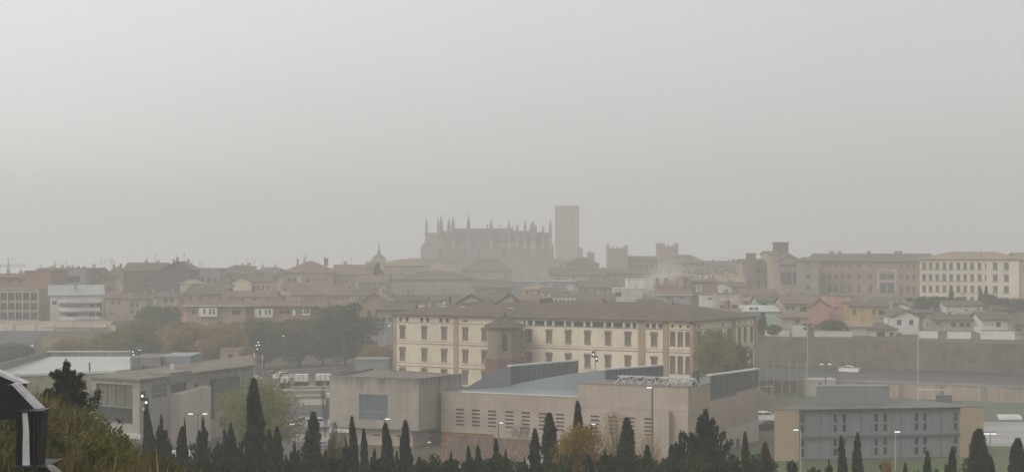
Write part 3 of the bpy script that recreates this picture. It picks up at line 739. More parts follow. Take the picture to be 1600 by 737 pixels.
# ------------------------------------------------------------------ the long yellow building
def school():
    A = (X(615, 308), 308.0); B = (X(1084, 276), 276.0); f = Fac(A, B); ze = 13.6
    dep = 24; C = (X(1182, 297), 297.0); D = (A[0] + (C[0] - B[0]) * 1.0, A[1] + (C[1] - B[1]) * 1.0)
    t = thing('long_building', 'long cream two-storey building with brown brick pilasters and a tiled hip roof', 'building', (0, 292, 0))
    g = Fac(B, C); h = Fac(D, A); bk = Fac(C, D)
    def zy(y, px=820): return f.z(px, y)
    zu0, zu1 = f.z(858, 537.5), f.z(858, 515.5); zl0, zl1 = f.z(663, 566), f.z(663, 545.5)
    zl0, zl1 = 4.75, 7.0; zu0, zu1 = 9.15, 11.35
    cen = [629, 663, 694, 727, 757, 827, 858, 888, 918, 950, 981, 1022]
    for c in cen:
        u = f.u(c); f.win(u, (zu0 + zu1) / 2, .9, zu1 - zu0, 'school'); f.win(u, (zl0 + zl1) / 2, .9, zl1 - zl0, 'school')
        f.win(u, 1.8, .9, 2.4, 'school')
    for c in (1051, 1063, 1075):
        u = f.u(c); 
        for a, b in ((zu0 - .1, zu1 + .35), (zl0 - .6, zl1 + .3)): f.win(u, (a + b) / 2, .8, b - a, 'narrow')
        f.win(u, 12.75, .6, .6, 'dark')
    for c in (626, 636, 659, 668, 689, 699): f.win(f.u(c), 12.75, .8, .9, 'dark')
    f.win(f.u(727), 12.75, 1.2, .4, 'dark')
    at = []
    xs = [(821, 824), (833, 841, 2), (849, 853), (864, 881), (894, 911), (926, 944)]
    # attic band of the right part: dark panels between pale posts
    posts = [823, 834, 852.5, 864.5, 883, 894.5, 913.5, 924.5, 945, 957, 975, 987]
    ed = [816] + posts + [996]
    for a, b in zip(ed, ed[1:]):
        u0, u1 = f.u(a) + .22, f.u(b) - .22
        if u1 - u0 > .4: f.win((u0 + u1) / 2, 12.7, u1 - u0, 1.0, 'dark')
    for a, b in ((1009, 1014.5), (1018.5, 1025), (1029, 1036)): f.win((f.u(a) + f.u(b)) / 2, 12.7, f.u(b) - f.u(a), .9, 'dark')
    for c in (1092, 1108, 1124, 1140):
        u = g.u(c); g.win(u, 10.3, 1.2, 2.6, 'school'); g.win(u, 6.2, 1.2, 2.6, 'school')
    for c in (1155, 1164, 1174):
        u = g.u(c); g.win(u, 10.3, .8, 2.9, 'narrow'); g.win(u, 6.0, .8, 3.0, 'narrow'); g.win(u, 12.75, .5, .5, 'dark')
    for c in (1092, 1130): g.win(g.u(c), 12.75, .9, .5, 'dark')
    mb = MB(); f.wall(mb, -1, ze, rv=.3); g.wall(mb, -1, ze, rv=.3); h.wall(mb, -1, ze); bk.wall(mb, -1, ze)
    mb.build('wall', 'cream', t)
    tr = MB()
    def band(fc, u0, u1, z0, z1, o, m=0):
        pts = [fc.p2(u0, 0), fc.p2(u0, o), fc.p2(u1, o), fc.p2(u1, 0)]; tr.prism([pts[1], pts[2], pts[3], pts[0]], z0, z1, m)
    pil = []
    for fc, prs in ((f, ((615.2, 619), (709, 716), (997.5, 1008), (1036, 1045))), (g, ((1144, 1148),))):
        for a, b in prs: pil.append((fc, fc.u(a) if a != 615.2 else .02, fc.u(b)))
    pil.append((f, f.L - .7, f.L)); pil.append((g, 0.02, .7)); pil.append((g, g.L - .9, g.L - .02))
    for fc, a, b in pil:
        p = MB(); q = [fc.p2(a, .0), fc.p2(a, .16), fc.p2(b, .16), fc.p2(b, 0)]; p.prism([q[1], q[2], q[3], q[0]], -1, ze - .02); p.build('pilaster', 'brickband', t)
    for fc, L in ((f, f.L), (g, g.L)):
        for z, hh, o in ((8.45, .07, .04), (7.95, .13, .08), (4.15, .07, .04), (3.45, .13, .08), (12.1, .12, .07)):
            band(fc, .05, L - .05, z, z + hh, o)
    tr.build('string_course', 'stonetrim', t)
    for c in posts + [1016.5, 1027]:
        pw = MB(); u = f.u(c); q = [f.p2(u - .2, 0), f.p2(u - .2, .1), f.p2(u + .2, .1), f.p2(u + .2, 0)]; pw.prism([q[1], q[2], q[3], q[0]], 12.24, 13.3)
        pw.build('attic_post', 'whitecap', t)
    # cornice
    rb = MB(); roof(rb, [A, B, C, D], ze, 2.75, 'hip', ov=.8, th=.25, inset=.42)
    ro = rb.build('roof', ['tile_grey', 'cream', 'stonetrim'], t)
    for q in (f, g): q.put(t)
    nb = (-f.uy, f.ux)
    def onroof(px, tt): u = f.u(px); return (f.pt(u, 0)[0] + nb[0] * tt, f.pt(u, 0)[1] + nb[1] * tt, ze + 2.75 * (tt + .8) / 13.0)
    for px in (637, 671.5, 702, 778):
        p = onroof(px, 5.3); s = MB(); s.box((p[0], p[1], p[2] + .35), (1.0, .9, .14), f.ang); s.build('skylight', 'lamp0', ro)
    for px, w, hh in ((687, 7, 2.2), (748, 6.5, 2.4)):      # two little cross gables on the ridge
        p = onroof(px, 12); m = MB(); a = (p[0] - w / 2, p[1] - 2); b = (p[0] + w / 2, p[1] - 2)
        roof(m, [a, b, (b[0], b[1] + 5), (a[0], a[1] + 5)], p[2] - 1.0, hh, 'gablef', ov=.3, m=0, mw=1); m.build('roof_gable', ['tile_grey', 'beige', 'stonetrim'], ro)
    m = MB(); p = onroof(806, 11)
    m.box((p[0] + .5, p[1], p[2] + .1), (2.4, 1.6, 1.7), 0, 1); m.box((p[0] + 4.1, p[1], p[2] - .2), (4.6, .1, .1), 0, 0); m.box((p[0] + 4.1, p[1], p[2] + .9), (4.6, .1, .1), 0, 0)
    for k in range(6): m.box((p[0] + 2.2 + k * .8, p[1], p[2] + .35), (.25, .12, 1.1), 0, 0)
    m.build('roof_terrace', ['framewhite', 'metaldark'], ro)
    for px in (655, 760, 900, 1010, 1100):
        p = onroof(px, 11); m = MB(); m.box((p[0], p[1], p[2] + .3), (.8, .8, 1.6), f.ang); m.build('chimney', 'brick', ro)
    # brick apse with a ribbed pyramid roof and a pointed window
    cx, cy = X(788.5, 288), 290.5; r = 3.4
    pts = [(cx + r * cos(a), cy + r * sin(a)) for a in [radians(-90 - 22.5 + 45 * k) for k in range(8)]]
    ch = MB(); zt = Z(512, 288); F0 = Fac(pts[0], pts[1])
    for k in range(8):
        fk = Fac(pts[k], pts[(k + 1) % 8])
        if k == 0: fk.hole(fk.L / 2 - .5, fk.L / 2 + .5, 7.6, 10.2); F0 = fk
        fk.wall(ch, 0, zt)
    chap = ch.build('chapel_apse', 'chapelbrick', t)
    w = MB(); w.box(F0.pt(F0.L / 2, 8.9, -.15), (1.0, .05, 2.6), F0.ang); 
    u = F0.L / 2; w.face([F0.pt(u - .5, 10.2, .02), F0.pt(u + .5, 10.2, .02), F0.pt(u + .35, 10.75, .02), F0.pt(u, 11.1, .02), F0.pt(u - .35, 10.75, .02)])
    w.build('arched_window', 'glass', chap)
    lg = MB(); lp = [(cx + 4.0 * cos(a), cy + 4.0 * sin(a)) for a in [radians(-90 - 22.5 + 45 * k) for k in range(8)]]; lg.prism(lp, 0, 6.2); lg.build('apse_plinth', 'brick_dark', chap)
    rf = MB(); e = [(cx + 4.1 * cos(a), cy + 4.1 * sin(a)) for a in [radians(-90 - 22.5 + 45 * k) for k in range(8)]]
    rf.prism(e, zt - .05, zt + .15)
    for k in range(8): rf.face([(*e[k], zt + .15), (*e[(k + 1) % 8], zt + .15), (cx, cy, zt + 2.1)]); rf.tube((*e[k], zt + .2), (cx, cy, zt + 2.15), .12, .08, 4)
    rf.ball((cx, cy, zt + 2.5), (.3, .3, .5)); rf.build('apse_roof', 'tile_grey', chap)
school()

# ------------------------------------------------------------------ the concrete hall in front
def hall():
    t = thing('concrete_hall', 'large board-marked concrete hall with grey saw-tooth roofs and rows of louvred slots', 'building', (0, 206, 0))
    A = (X(515, 210), 210.0); B = (X(654, 205), 205.0); C = (X(722, 213.5), 213.5); D = (A[0] + C[0] - B[0] - 1, A[1] + C[1] - B[1] + 6); 
    zt = 9.15; zb = 2.3; f = Fac(A, B); g = Fac(B, C); mb = MB()
    f.winpx(583.5, 616, 656, 46, 'big')
    u0, u1, zz0, zz1 = f.holes[0]
    f.wall(mb, zb, zt, rv=.5); g.wall(mb, zb, zt); Fac(C, D).wall(mb, zb, zt); Fac(D, A).wall(mb, zb, zt)
    mb.face([(*p, zb) for p in (D, C, B, A)])
    blk = mb.build('wall', 'concrete', t, label='cantilevered stained concrete block with one square window')
    r = MB(); r.prism(offset_poly([A, B, C, D], -.25), zt - .5, zt - .25); q = offset_poly([A, B, C, D], .06)
    r.build('roof', 'flatroof', t)
    cp = MB()
    def coping(mb, pts, z, w=.3, h=.12, o=.06):
        for a, b in zip(pts, pts[1:]):
            fc = Fac(a, b); mb.prism([fc.p2(-o, o), fc.p2(fc.L + o, o), fc.p2(fc.L - w * .0, -w), fc.p2(0, -w)], z, z + h)
    coping(cp, [A, B, C], zt); cp.build('coping', 'concrete_dark', t)
    wl, pl = win_mesh(round(u1 - u0, 1), round(zz1 - zz0, 1), 'big'); f.put(t)
    # recessed ground floor under the block
    m = MB(); a0 = (f.p2(2.0, -.8)); b0 = f.p2(f.L - 1.2, -.8); c0 = g.p2(g.L * .86, -1.2); d0 = (D[0] + 2, D[1] - 1); ff = Fac(a0, b0)
    for px in (588, 625): u = ff.u(px); ff.win(u, 1.35, 1.3, .3, 'strip')
    ff.wall(m, -.2, zb); gg = Fac(b0, c0); gg.win(gg.L * .55, 1.5, 1.6, .3, 'strip'); gg.win(gg.L * .5, .7, 1.2, .3, 'strip'); gg.wall(m, -.2, zb); Fac(c0, d0).wall(m, -.2, zb); Fac(d0, a0).wall(m, -.2, zb)
    m.build('lower_wall', 'concrete_pink', t); ff.put(t); gg.put(t)
    m = MB(); m.box(f.pt(1.6, zb - .45, -.5), (3.2, 1.2, .5), f.ang); m.build('entrance_canopy', 'whitecap', t)
    m = MB(); m.prism([f.p2(.1, .02), f.p2(.3, .02), f.p2(.3, -.3), f.p2(.1, -.3)], 0, zb + 0.0); m.build('downpipe', 'whitecap', t)
    # long louvred wall
    L0 = (X(689, 208), 208.0); L1 = (X(1075, 192.7), 192.7); S = (X(1185, 214), 214.0); zw = 7.3
    f = Fac(L0, L1); s = Fac(L1, S); bl = (L0[0] + 11.5, L0[1] + 24); mb = MB()
    cen = [719, 743.5, 769, 796, 821.5, 848.5, 875, 902.5, 929.5, 957, 985, 1014]; slots = []
    for i, c in enumerate(cen):
        u = f.u(c); zc = 3.95
        for k in range(5):
            z = zc + (k - 2) * .5; f.hole(u - .6, u + .6, z - .12, z + .12)
        slots.append((u, zc))
    f.hole(0.02, f.u(771), .35, 1.85)
    f.wall(mb, -.3, zw, rv=.35); s.wall(mb, -.3, zw); Fac(S, bl).wall(mb, -.3, zw); Fac(bl, L0).wall(mb, -.3, zw)
    mb.build('wall', 'concrete_pink', t, label='long warm concrete wall with twelve stacks of slots')
    for u, zc in slots:
        m = MB(); m.box(f.pt(u, zc, -.33), (1.3, .04, 2.4), f.ang)
        for k in range(5):
            m.box(f.pt(u, zc + (k - 2) * .5, -.2), (1.2, .16, .03), f.ang, 1)
        m.build('louvre_window', ['glass', 'stonetrim'], t)
    m = MB(); u1 = f.u(771); m.box(f.pt(u1 / 2, 1.1, -.25), (u1, .06, 1.5), f.ang); m.build('entrance_panel', 'orange', t, label='ochre recessed panel at the foot of the wall')
    # roof deck, copings
    m = MB(); m.prism(offset_poly([L0, L1, S, bl], -.3), zw - .35, zw - .1); m.build('roof', 'metalroof', t)
    cp = MB(); coping(cp, [f.p2(f.u(722)), f.p2(f.u(902))], zw); cp.build('coping', 'whitecap', t)
    # taller parapet block at the right end of the wall
    a = f.p2(f.u(903), .05); b = f.p2(f.L + .05, .05); sd = s.u(1109); c = s.p2(sd, .05); e = s.p2(sd, -7); d = (a[0] + (e[0] - c[0]) * .0 + 2.6, a[1] + 5.2)
    u_ = (c[0] - b[0], c[1] - b[1]); d = (a[0] + u_[0], a[1] + u_[1])
    m = MB(); m.prism([a, b, c, d], zw - 1.1, 9.1); up = m.build('parapet_block', 'concrete_pink', t)
    m = MB(); m.prism(offset_poly([a, b, c, d], -.3), 9.1, 9.13); m.build('roof', 'flatroof', t)
    cp = MB(); coping(cp, [a, b, c], 9.1, h=.1); cp.build('coping', 'concrete_dark', t)
    m = MB(); q0, q1 = f.u(1031), f.u(1049); m.prism([f.p2(q0, 1.0), f.p2(q1, 1.0), f.p2(q1, .0), f.p2(q0, .0)], -.3, 6.1); m.build('wall_pier', 'concrete_pink', t)
    # pale band low on the side wall
    m = MB(); m.prism([s.p2(.05, .06), s.p2(s.L - .02, .06), s.p2(s.L - .02, 0), s.p2(.05, 0)], -.3, [2.4, 2.9, 2.9, 2.4]); m.build('side_plinth', 'whiteconc', t)
    # pipe frames and flues
    for px, n in ((968, 3), (1008, 4), (1050, 4)):
        m = MB(); u = f.u(px); w = 1.3
        for k in range(n):
            p0 = f.pt(u + k * .9 - w, 9.13, -1.5 - k * .25); p1 = f.pt(u + k * .9 - w * .3, 10.0, -1.5 - k * .25); p2 = f.pt(u + k * .9 + .5, 10.0, -1.5 - k * .25)
            m.tube(p0, p1, .09, n=5)
            if k % 2 == 0: m.tube(p1, p2, .09, n=5)
            m.tube(p1, f.pt(u + k * .9 + .2, 9.13, -1.5 - k * .25), .08, n=5)
        m.tube(f.pt(u - w, 10.05, -2.6), f.pt(u + 2.2, 10.05, -2.9), .1, n=5); m.build('pipe_frame', 'trusswhite', t)
    for k in range(2):
        m = MB(); p = f.pt(f.u(1071) + k * .55, 9.1, -3.2); m.tube(p, (p[0], p[1], 10.7 + .2 * k), .2, n=8); m.tube((p[0], p[1], 10.7 + .2 * k), (p[0], p[1], 10.9 + .2 * k), .26, n=8); m.build('flue', 'metaldark', t)
    # saw-tooth roof lights
    def saw(Fp, Kp, fl, kl, zf0, zk0, n=9, nm='saw_tooth_roof', power=.75, nfin=14):
        """Fp, Kp: 3D ends of the top edge; fl, kl: 2D ends of the low edge on the left at z = zw"""
        m = MB(); rows = []
        for i in range(8):
            a = i / 7; T = [Fp[j] + (Kp[j] - Fp[j]) * a for j in range(3)]; Lo = (fl[0] + (kl[0] - fl[0]) * a, fl[1] + (kl[1] - fl[1]) * a, zw + .02)
            rows.append([(Lo[0] + (T[0] - Lo[0]) * b, Lo[1] + (T[1] - Lo[1]) * b, Lo[2] + (T[2] - Lo[2]) * (1 - (1 - b) ** (1 / power))) for b in [k / (n - 1) for k in range(n)]])
        m.grid(rows)
        m.face([(fl[0], fl[1], zw - .2)] + [(Fp[0], Fp[1], zw - .2)] + [p for p in reversed(rows[0])])
        m.face([(Kp[0], Kp[1], zw - .2)] + [(kl[0], kl[1], zw - .2)] + rows[-1])
        o = m.build(nm, 'metalroof', t)
        gf = Fac(Fp[:2], Kp[:2]); gm = MB()
        gm.face([gf.pt(0, zf0 - .5), gf.pt(gf.L, zk0 - .5), gf.pt(gf.L, Kp[2]), gf.pt(0, Fp[2])]); gm.build('roof_light_glazing', 'glassroof', o)
        for k in range(nfin + 1):
            fm = MB()
            u = gf.L * k / nfin; zt_ = Fp[2] + (Kp[2] - Fp[2]) * k / nfin; zb_ = zf0 + (zk0 - zf0) * k / nfin + .02
            fm.box(gf.pt(u, (zt_ + zb_) / 2, .04), (.09, .08, zt_ - zb_), gf.ang)
            fm.build('glazing_bar', 'metalroof', o)
        cm = MB(); p, q = gf.p2(-.1, .25), gf.p2(gf.L + .1, .25); p2, q2 = gf.p2(-.1, -.45), gf.p2(gf.L + .1, -.45)
        cm.prism([p, q, q2, p2], [Fp[2] + .0, Kp[2] + .0, Kp[2] + .0, Fp[2] + .0], [Fp[2] + .2, Kp[2] + .2, Kp[2] + .2, Fp[2] + .2]); cm.build('ridge_cap', 'whitecap', o)
    M1F, M1K = P(797, 572, 217), P(903, 563.5, 234.6); M2F, M2K = P(945, 578, 211), P(1036, 571, 226)
    M3F, M3K = P(1109, 587, 198.8), P(1184, 577, 213.8)
    fl = (X(726, 211.5), 211.5); saw(M1F, M1K, fl, (fl[0] + M1K[0] - M1F[0], fl[1] + M1K[1] - M1F[1]), 7.4, 7.4)
    saw(M2F, M2K, M1F[:2], M1K[:2], 7.4, 7.4); saw(M3F, M3K, (M2F[0] + 8.5, M2F[1] - 3), (M2K[0] + 6, M2K[1] - 2), 7.4, 7.4)
hall()

# ------------------------------------------------------------------ concrete building at the left
def left_building():
    t = thing('modern_building', 'grey concrete building with a large green curtain window below a white flat roof', 'building', (-55, 210, 0))
    zt = 9.3; A = (X(143, 205), 205.0); B = (X(218, 200), 200.0); C = (X(396, 226), 226.0); D = (A[0] + 14, A[1] + 42)
    f = Fac(A, B); g = Fac(B, C); mb = MB()
    u0, u1 = f.u(150.5), f.u(207); f.win((u0 + u1) / 2, (f.z(178, 600) + f.z(178, 634)) / 2, u1 - u0, f.z(178, 600) - f.z(178, 634), 'curtain')
    f.win((u0 + u1) / 2, (f.z(178, 635) + f.z(178, 660)) / 2, u1 - u0, f.z(178, 635) - f.z(178, 660) , 'curtain2')
    g.winpx(249, 599, 621, 24, 'big'); g.winpx(279, 599, 618, 26, 'big2'); g.winpx(307, 598, 613, 7, 'dark')
    g.winpx(229, 655, 675, 5, 'dark'); g.winpx(350, 650, 668, 14, 'dark')
    f.wall(mb, -.3, zt, rv=.5); g.wall(mb, -.3, zt, rv=.4); Fac(C, D).wall(mb, -.3, zt); Fac(D, A).wall(mb, -.3, zt)
    mb.build('wall', 'concrete_grey', t); f.put(t); g.put(t)
    r = MB(); r.prism(offset_poly([A, B, C, D], .25), zt, zt + .28); r.build('roof', 'flatroof', t)
    m = MB(); m.prism([f.p2(-.5, 1.2), f.p2(f.L + 1.5, 1.2), f.p2(f.L, 0), f.p2(0, 0)], 2.0, 2.5); m.build('ledge', 'whiteconc', t)
    # projecting low screen wall, bay, tower
    q = [g.p2(g.u(268), 1.5), g.p2(g.u(315), 1.5), g.p2(g.u(315), 0), g.p2(g.u(266), 0)]; m = MB(); m.prism(q, -.3, [7.1, 7.6, 7.6, 7.1]); m.build('screen_wall', 'whiteconc', t)
    fb = Fac(g.p2(g.u(327), .8), g.p2(g.u(366), .8)); m = MB(); zb0, zb1 = fb.z(345, 617), fb.z(345, 593)
    m.prism([fb.p2(0), fb.p2(fb.L), g.p2(g.u(366), 0), g.p2(g.u(327), 0)], zb0, zb1); b = m.build('bay_window', 'glassblue', t)
    m = MB()
    for k in range(4): m.box(fb.pt(fb.L * k / 3, (zb0 + zb1) / 2, .05), (.12, .1, zb1 - zb0), fb.ang)
    m.box(fb.pt(fb.L / 2, zb1 + .1, -.2), (fb.L + .2, .7, .2), fb.ang); m.box(fb.pt(fb.L / 2, zb0 + 1, .055), (fb.L, .08, .1), fb.ang); m.build('bay_frame', 'metaldark', b)
    m = MB(); m.prism([g.p2(g.u(327), .3), g.p2(g.u(333), .3), g.p2(g.u(333), 0), g.p2(g.u(327), 0)], zb0 - 3.2, zb0); m.build('dark_reveal', 'metaldark', t)
    m = MB(); m.prism([g.p2(g.u(262), .35), g.p2(g.u(296), .35), g.p2(g.u(296), -3), g.p2(g.u(262), -3)], 8.55, 9.95); m.build('roof_parapet', 'concrete_dark', t)
    # roof-top block and units
    for a, b, d, y0, y1, mat in ((203, 251, 228, 558, 578, 'concrete_grey'), (251, 297, 229, 556, 582, 'bluepanel')):
        m = MB(); x0, x1 = X(a, d), X(b, d); m.prism([(x0, d), (x1 - .01, d), (x1 - .01, d + 9), (x0, d + 9)], zt, Z(y0, d)); m.build('roof_block', mat, t)
    for a, b, d, y0 in ((266, 271, 216, 571), (285, 291, 218, 578), (274, 283, 219, 580)):
        m = MB(); x0, x1 = X(a, d), X(b, d); m.prism([(x0, d), (x1, d), (x1, d + .9), (x0, d + .9)], zt + .28, Z(y0, d)); m.tube(((x0 + x1) / 2, d + .4, Z(y0, d)), ((x0 + x1) / 2, d + .4, Z(y0, d) + .15), .3, n=10); m.build('roof_unit', 'whitecap', t)
def whiteroof():
    t = thing('sports_hall', 'low hall with a large pale flat membrane roof behind the dark conifer', 'building', (-62, 240, 0))
    p = [(X(27, 220), 220.0), (X(180, 218), 218.0), (X(202, 221), 221.0), (X(203, 247), 247.0), (X(75, 247), 247.0), (X(-14, 216), 216.0)]
    zz = [Z(584, 220), Z(578.5, 218), Z(576, 221), 9.4, 9.4, 9.0]
    m = MB(); m.prism(p, -1, [z - .35 for z in zz]); m.build('wall', 'ochregrey', t)
    m = MB(); m.prism(offset_poly(p, .15), [z - .34 for z in zz], zz, 0); m.build('roof', 'membrane', t)
    m = MB(); m.prism([p[4], p[3], (p[3][0], p[3][1] + .4), (p[4][0] - .3, p[4][1] + .4)], 9.0, 10.1); m.prism([p[5], p[4], (p[4][0] - .4, p[4][1] + .3), (p[5][0] - .5, p[5][1] + .2)], 8.6, 10.1)
    pr = m.build('parapet', 'concrete_grey', t)
    m = MB(); m.prism([(p[4][0], p[4][1] - .1), (p[3][0], p[3][1] - .1), (p[3][0], p[3][1] + .5), (p[4][0] - .3, p[4][1] + .5)], 10.1, 10.24); m.build('coping', 'whitecap', pr)
    m = MB(); m.tube((X(140, 219), 219, 8.5), (X(140, 219), 219, 10.4), .12, n=8); m.build('flue', 'metaldark', t)
_wm = win_mesh
def win_mesh(w, h, style):
    if style in ('curtain', 'curtain2', 'big2'):
        key = (round(w, 1), round(h, 1), style)
        if key in WCACHE: return WCACHE[key]
        w, h = key[:2]; fr = MB(); pn = MB(); n = 4 if style == 'curtain' else 3
        for k in range(n + 1): fr.box((-w / 2 + .05 + (w - .1) * k / n, .3, 0), (.09, .1, h))
        for z in (-h / 2 + .05, h / 2 - .05): fr.box((0, .296, z), (w, .1, .1))
        pn.box((0, .37, 0), (w, .04, h)); fm = 'metaldark'
        a, b = fr.mesh('window', fm), pn.mesh('pane', {'curtain': 'glassgreen', 'curtain2': 'glass', 'big2': 'glassblue'}[style]); WCACHE[key] = (a, b); return a, b
    return _wm(w, h, style)
left_building(); whiteroof()

# ------------------------------------------------------------------ grey office block at the right
def office():
    t = thing('office_block', 'two-storey flat-roofed block with blue grey panels and sand coloured end walls', 'building', (52, 194, 0))
    A = (X(1210, 192), 192.0); B = (X(1537, 196), 196.0); f = Fac(A, B); nb = (-f.uy, f.ux); zt = 6.35
    C = (X(1452, 203), 203.0); D = (X(1270, 202), 202.0)
    ua, ub = f.u(1248.5), f.u(1501.5)
    m = MB(); m.prism([f.p2(0), f.p2(ua), f.p2(ua, -.8), f.p2(ub, -.8), f.p2(ub), f.p2(f.L), C, D], -.3, zt); m.build('wall', 'sand', t)
    pn = Fac(f.p2(ua + .01, -.45), f.p2(ub - .01, -.45)); m = MB()
    st = [1254, 1305.5, 1319.5, 1369.5, 1383.5, 1432.5, 1445.5, 1493.5]
    for c in st:
        for z0, z1 in ((.35, 1.5), (1.62, 2.7), (3.35, 4.45), (4.57, 5.75)): pn.win(pn.u(c), (z0 + z1) / 2, .62, z1 - z0, 'strip')
    pn.wall(m, .1, 6.0, rv=.2); m.build('panel_wall', 'bluepanel', t); pn.put(t)
    m = MB(); L = pn.L
    for z, h in ((6.0, .2), (2.86, .34), (.05, .2)): m.box(pn.pt(L / 2, z, .1), (L, .25, h), pn.ang)
    m.build('floor_band', 'metaldark2', t)
    m = MB()
    for c in (1282, 1345, 1407, 1470): m.box(pn.pt(pn.u(c), 3, .03), (.06, .06, 5.8), pn.ang)
    m.build('panel_joint', 'metaldark2', t)
    m = MB()
    for c in (1261, 1297, 1327, 1361, 1392, 1424, 1453, 1486): m.box(pn.pt(pn.u(c), 4.5, .03), (.05, .05, 2.7), pn.ang); m.box(pn.pt(pn.u(c), 1.5, .03), (.05, .05, 2.4), pn.ang)
    m.build('panel_rib', 'bluepanel', t)
    r = MB(); r.prism(offset_poly([A, B, C, D], .03), zt, zt + .1); r.build('roof', 'officeroof', t)
    x0, x1 = X(1276, 198), X(1391, 198)
    m = MB(); m.prism([(x0, 198), (x1, 198.5), (x1 - .3, 201.5), (x0 + .6, 201)], zt + .12, 8.75); b = m.build('roof_block', 'blockpanel', t)
    m = MB(); m.prism(offset_poly([(x0, 198), (x1, 198.5), (x1 - .3, 201.5), (x0 + .6, 201)], .06), 8.75, 8.82); m.build('coping', 'concrete_grey', b)
office()

# small tiled shed among the cypresses, with real ribs of tile
def shed():
    A = (X(676, 172), 172.0); B = (X(806, 166), 166.0); f = Fac(A, B); nb = (-f.uy, f.ux); dep = 8
    C = (B[0] + nb[0] * dep, B[1] + nb[1] * dep); D = (A[0] + nb[0] * dep, A[1] + nb[1] * dep)
    zf = Z(728, 168); zr = Z(688, 172); t = thing('tiled_shed', 'small white shed with a ribbed red-brown tile roof among the cypresses', 'shed', (A[0], A[1], terr(*A)))
    zb = -1; m = MB()
    for p, q in ((A, B), (B, C), (C, D), (D, A)): Fac(p, q).wall(m, zb, zf)
    M_ = lambda p, q: ((p[0] + q[0]) / 2, (p[1] + q[1]) / 2)
    for p, q in ((B, C), (D, A)): m.face([(*p, zf), (*q, zf), (*M_(p, q), zr)])
    m.build('wall', 'bwhite', t); m = MB()
    n = int(f.L / .1)
    for side in (0, 1):
        rows = []
        for s in range(8):
            row = []
            for k in range(n + 1):
                u = -.2 + (f.L + .4) * k / n; v = (-.4 + (dep / 2 + .4) * s / 7) if side == 0 else (dep + .4 - (dep / 2 + .4) * s / 7)
                z = zf - .15 + (zr - zf + .3) * s / 7 + .13 * abs(sin(u * pi / .56)) + .03 * ((k * 7 + s * 3) % 5) / 5
                p = f.pt(u, z, -v); row.append(p)
            rows.append(row)
        m.grid(rows if side == 0 else rows[::-1])
    m.tube(f.pt(-.2, zr + .2, -dep / 2), f.pt(f.L + .2, zr + .2, -dep / 2), .16, n=8); m.build('roof', 'tile_red2', t)
shed()
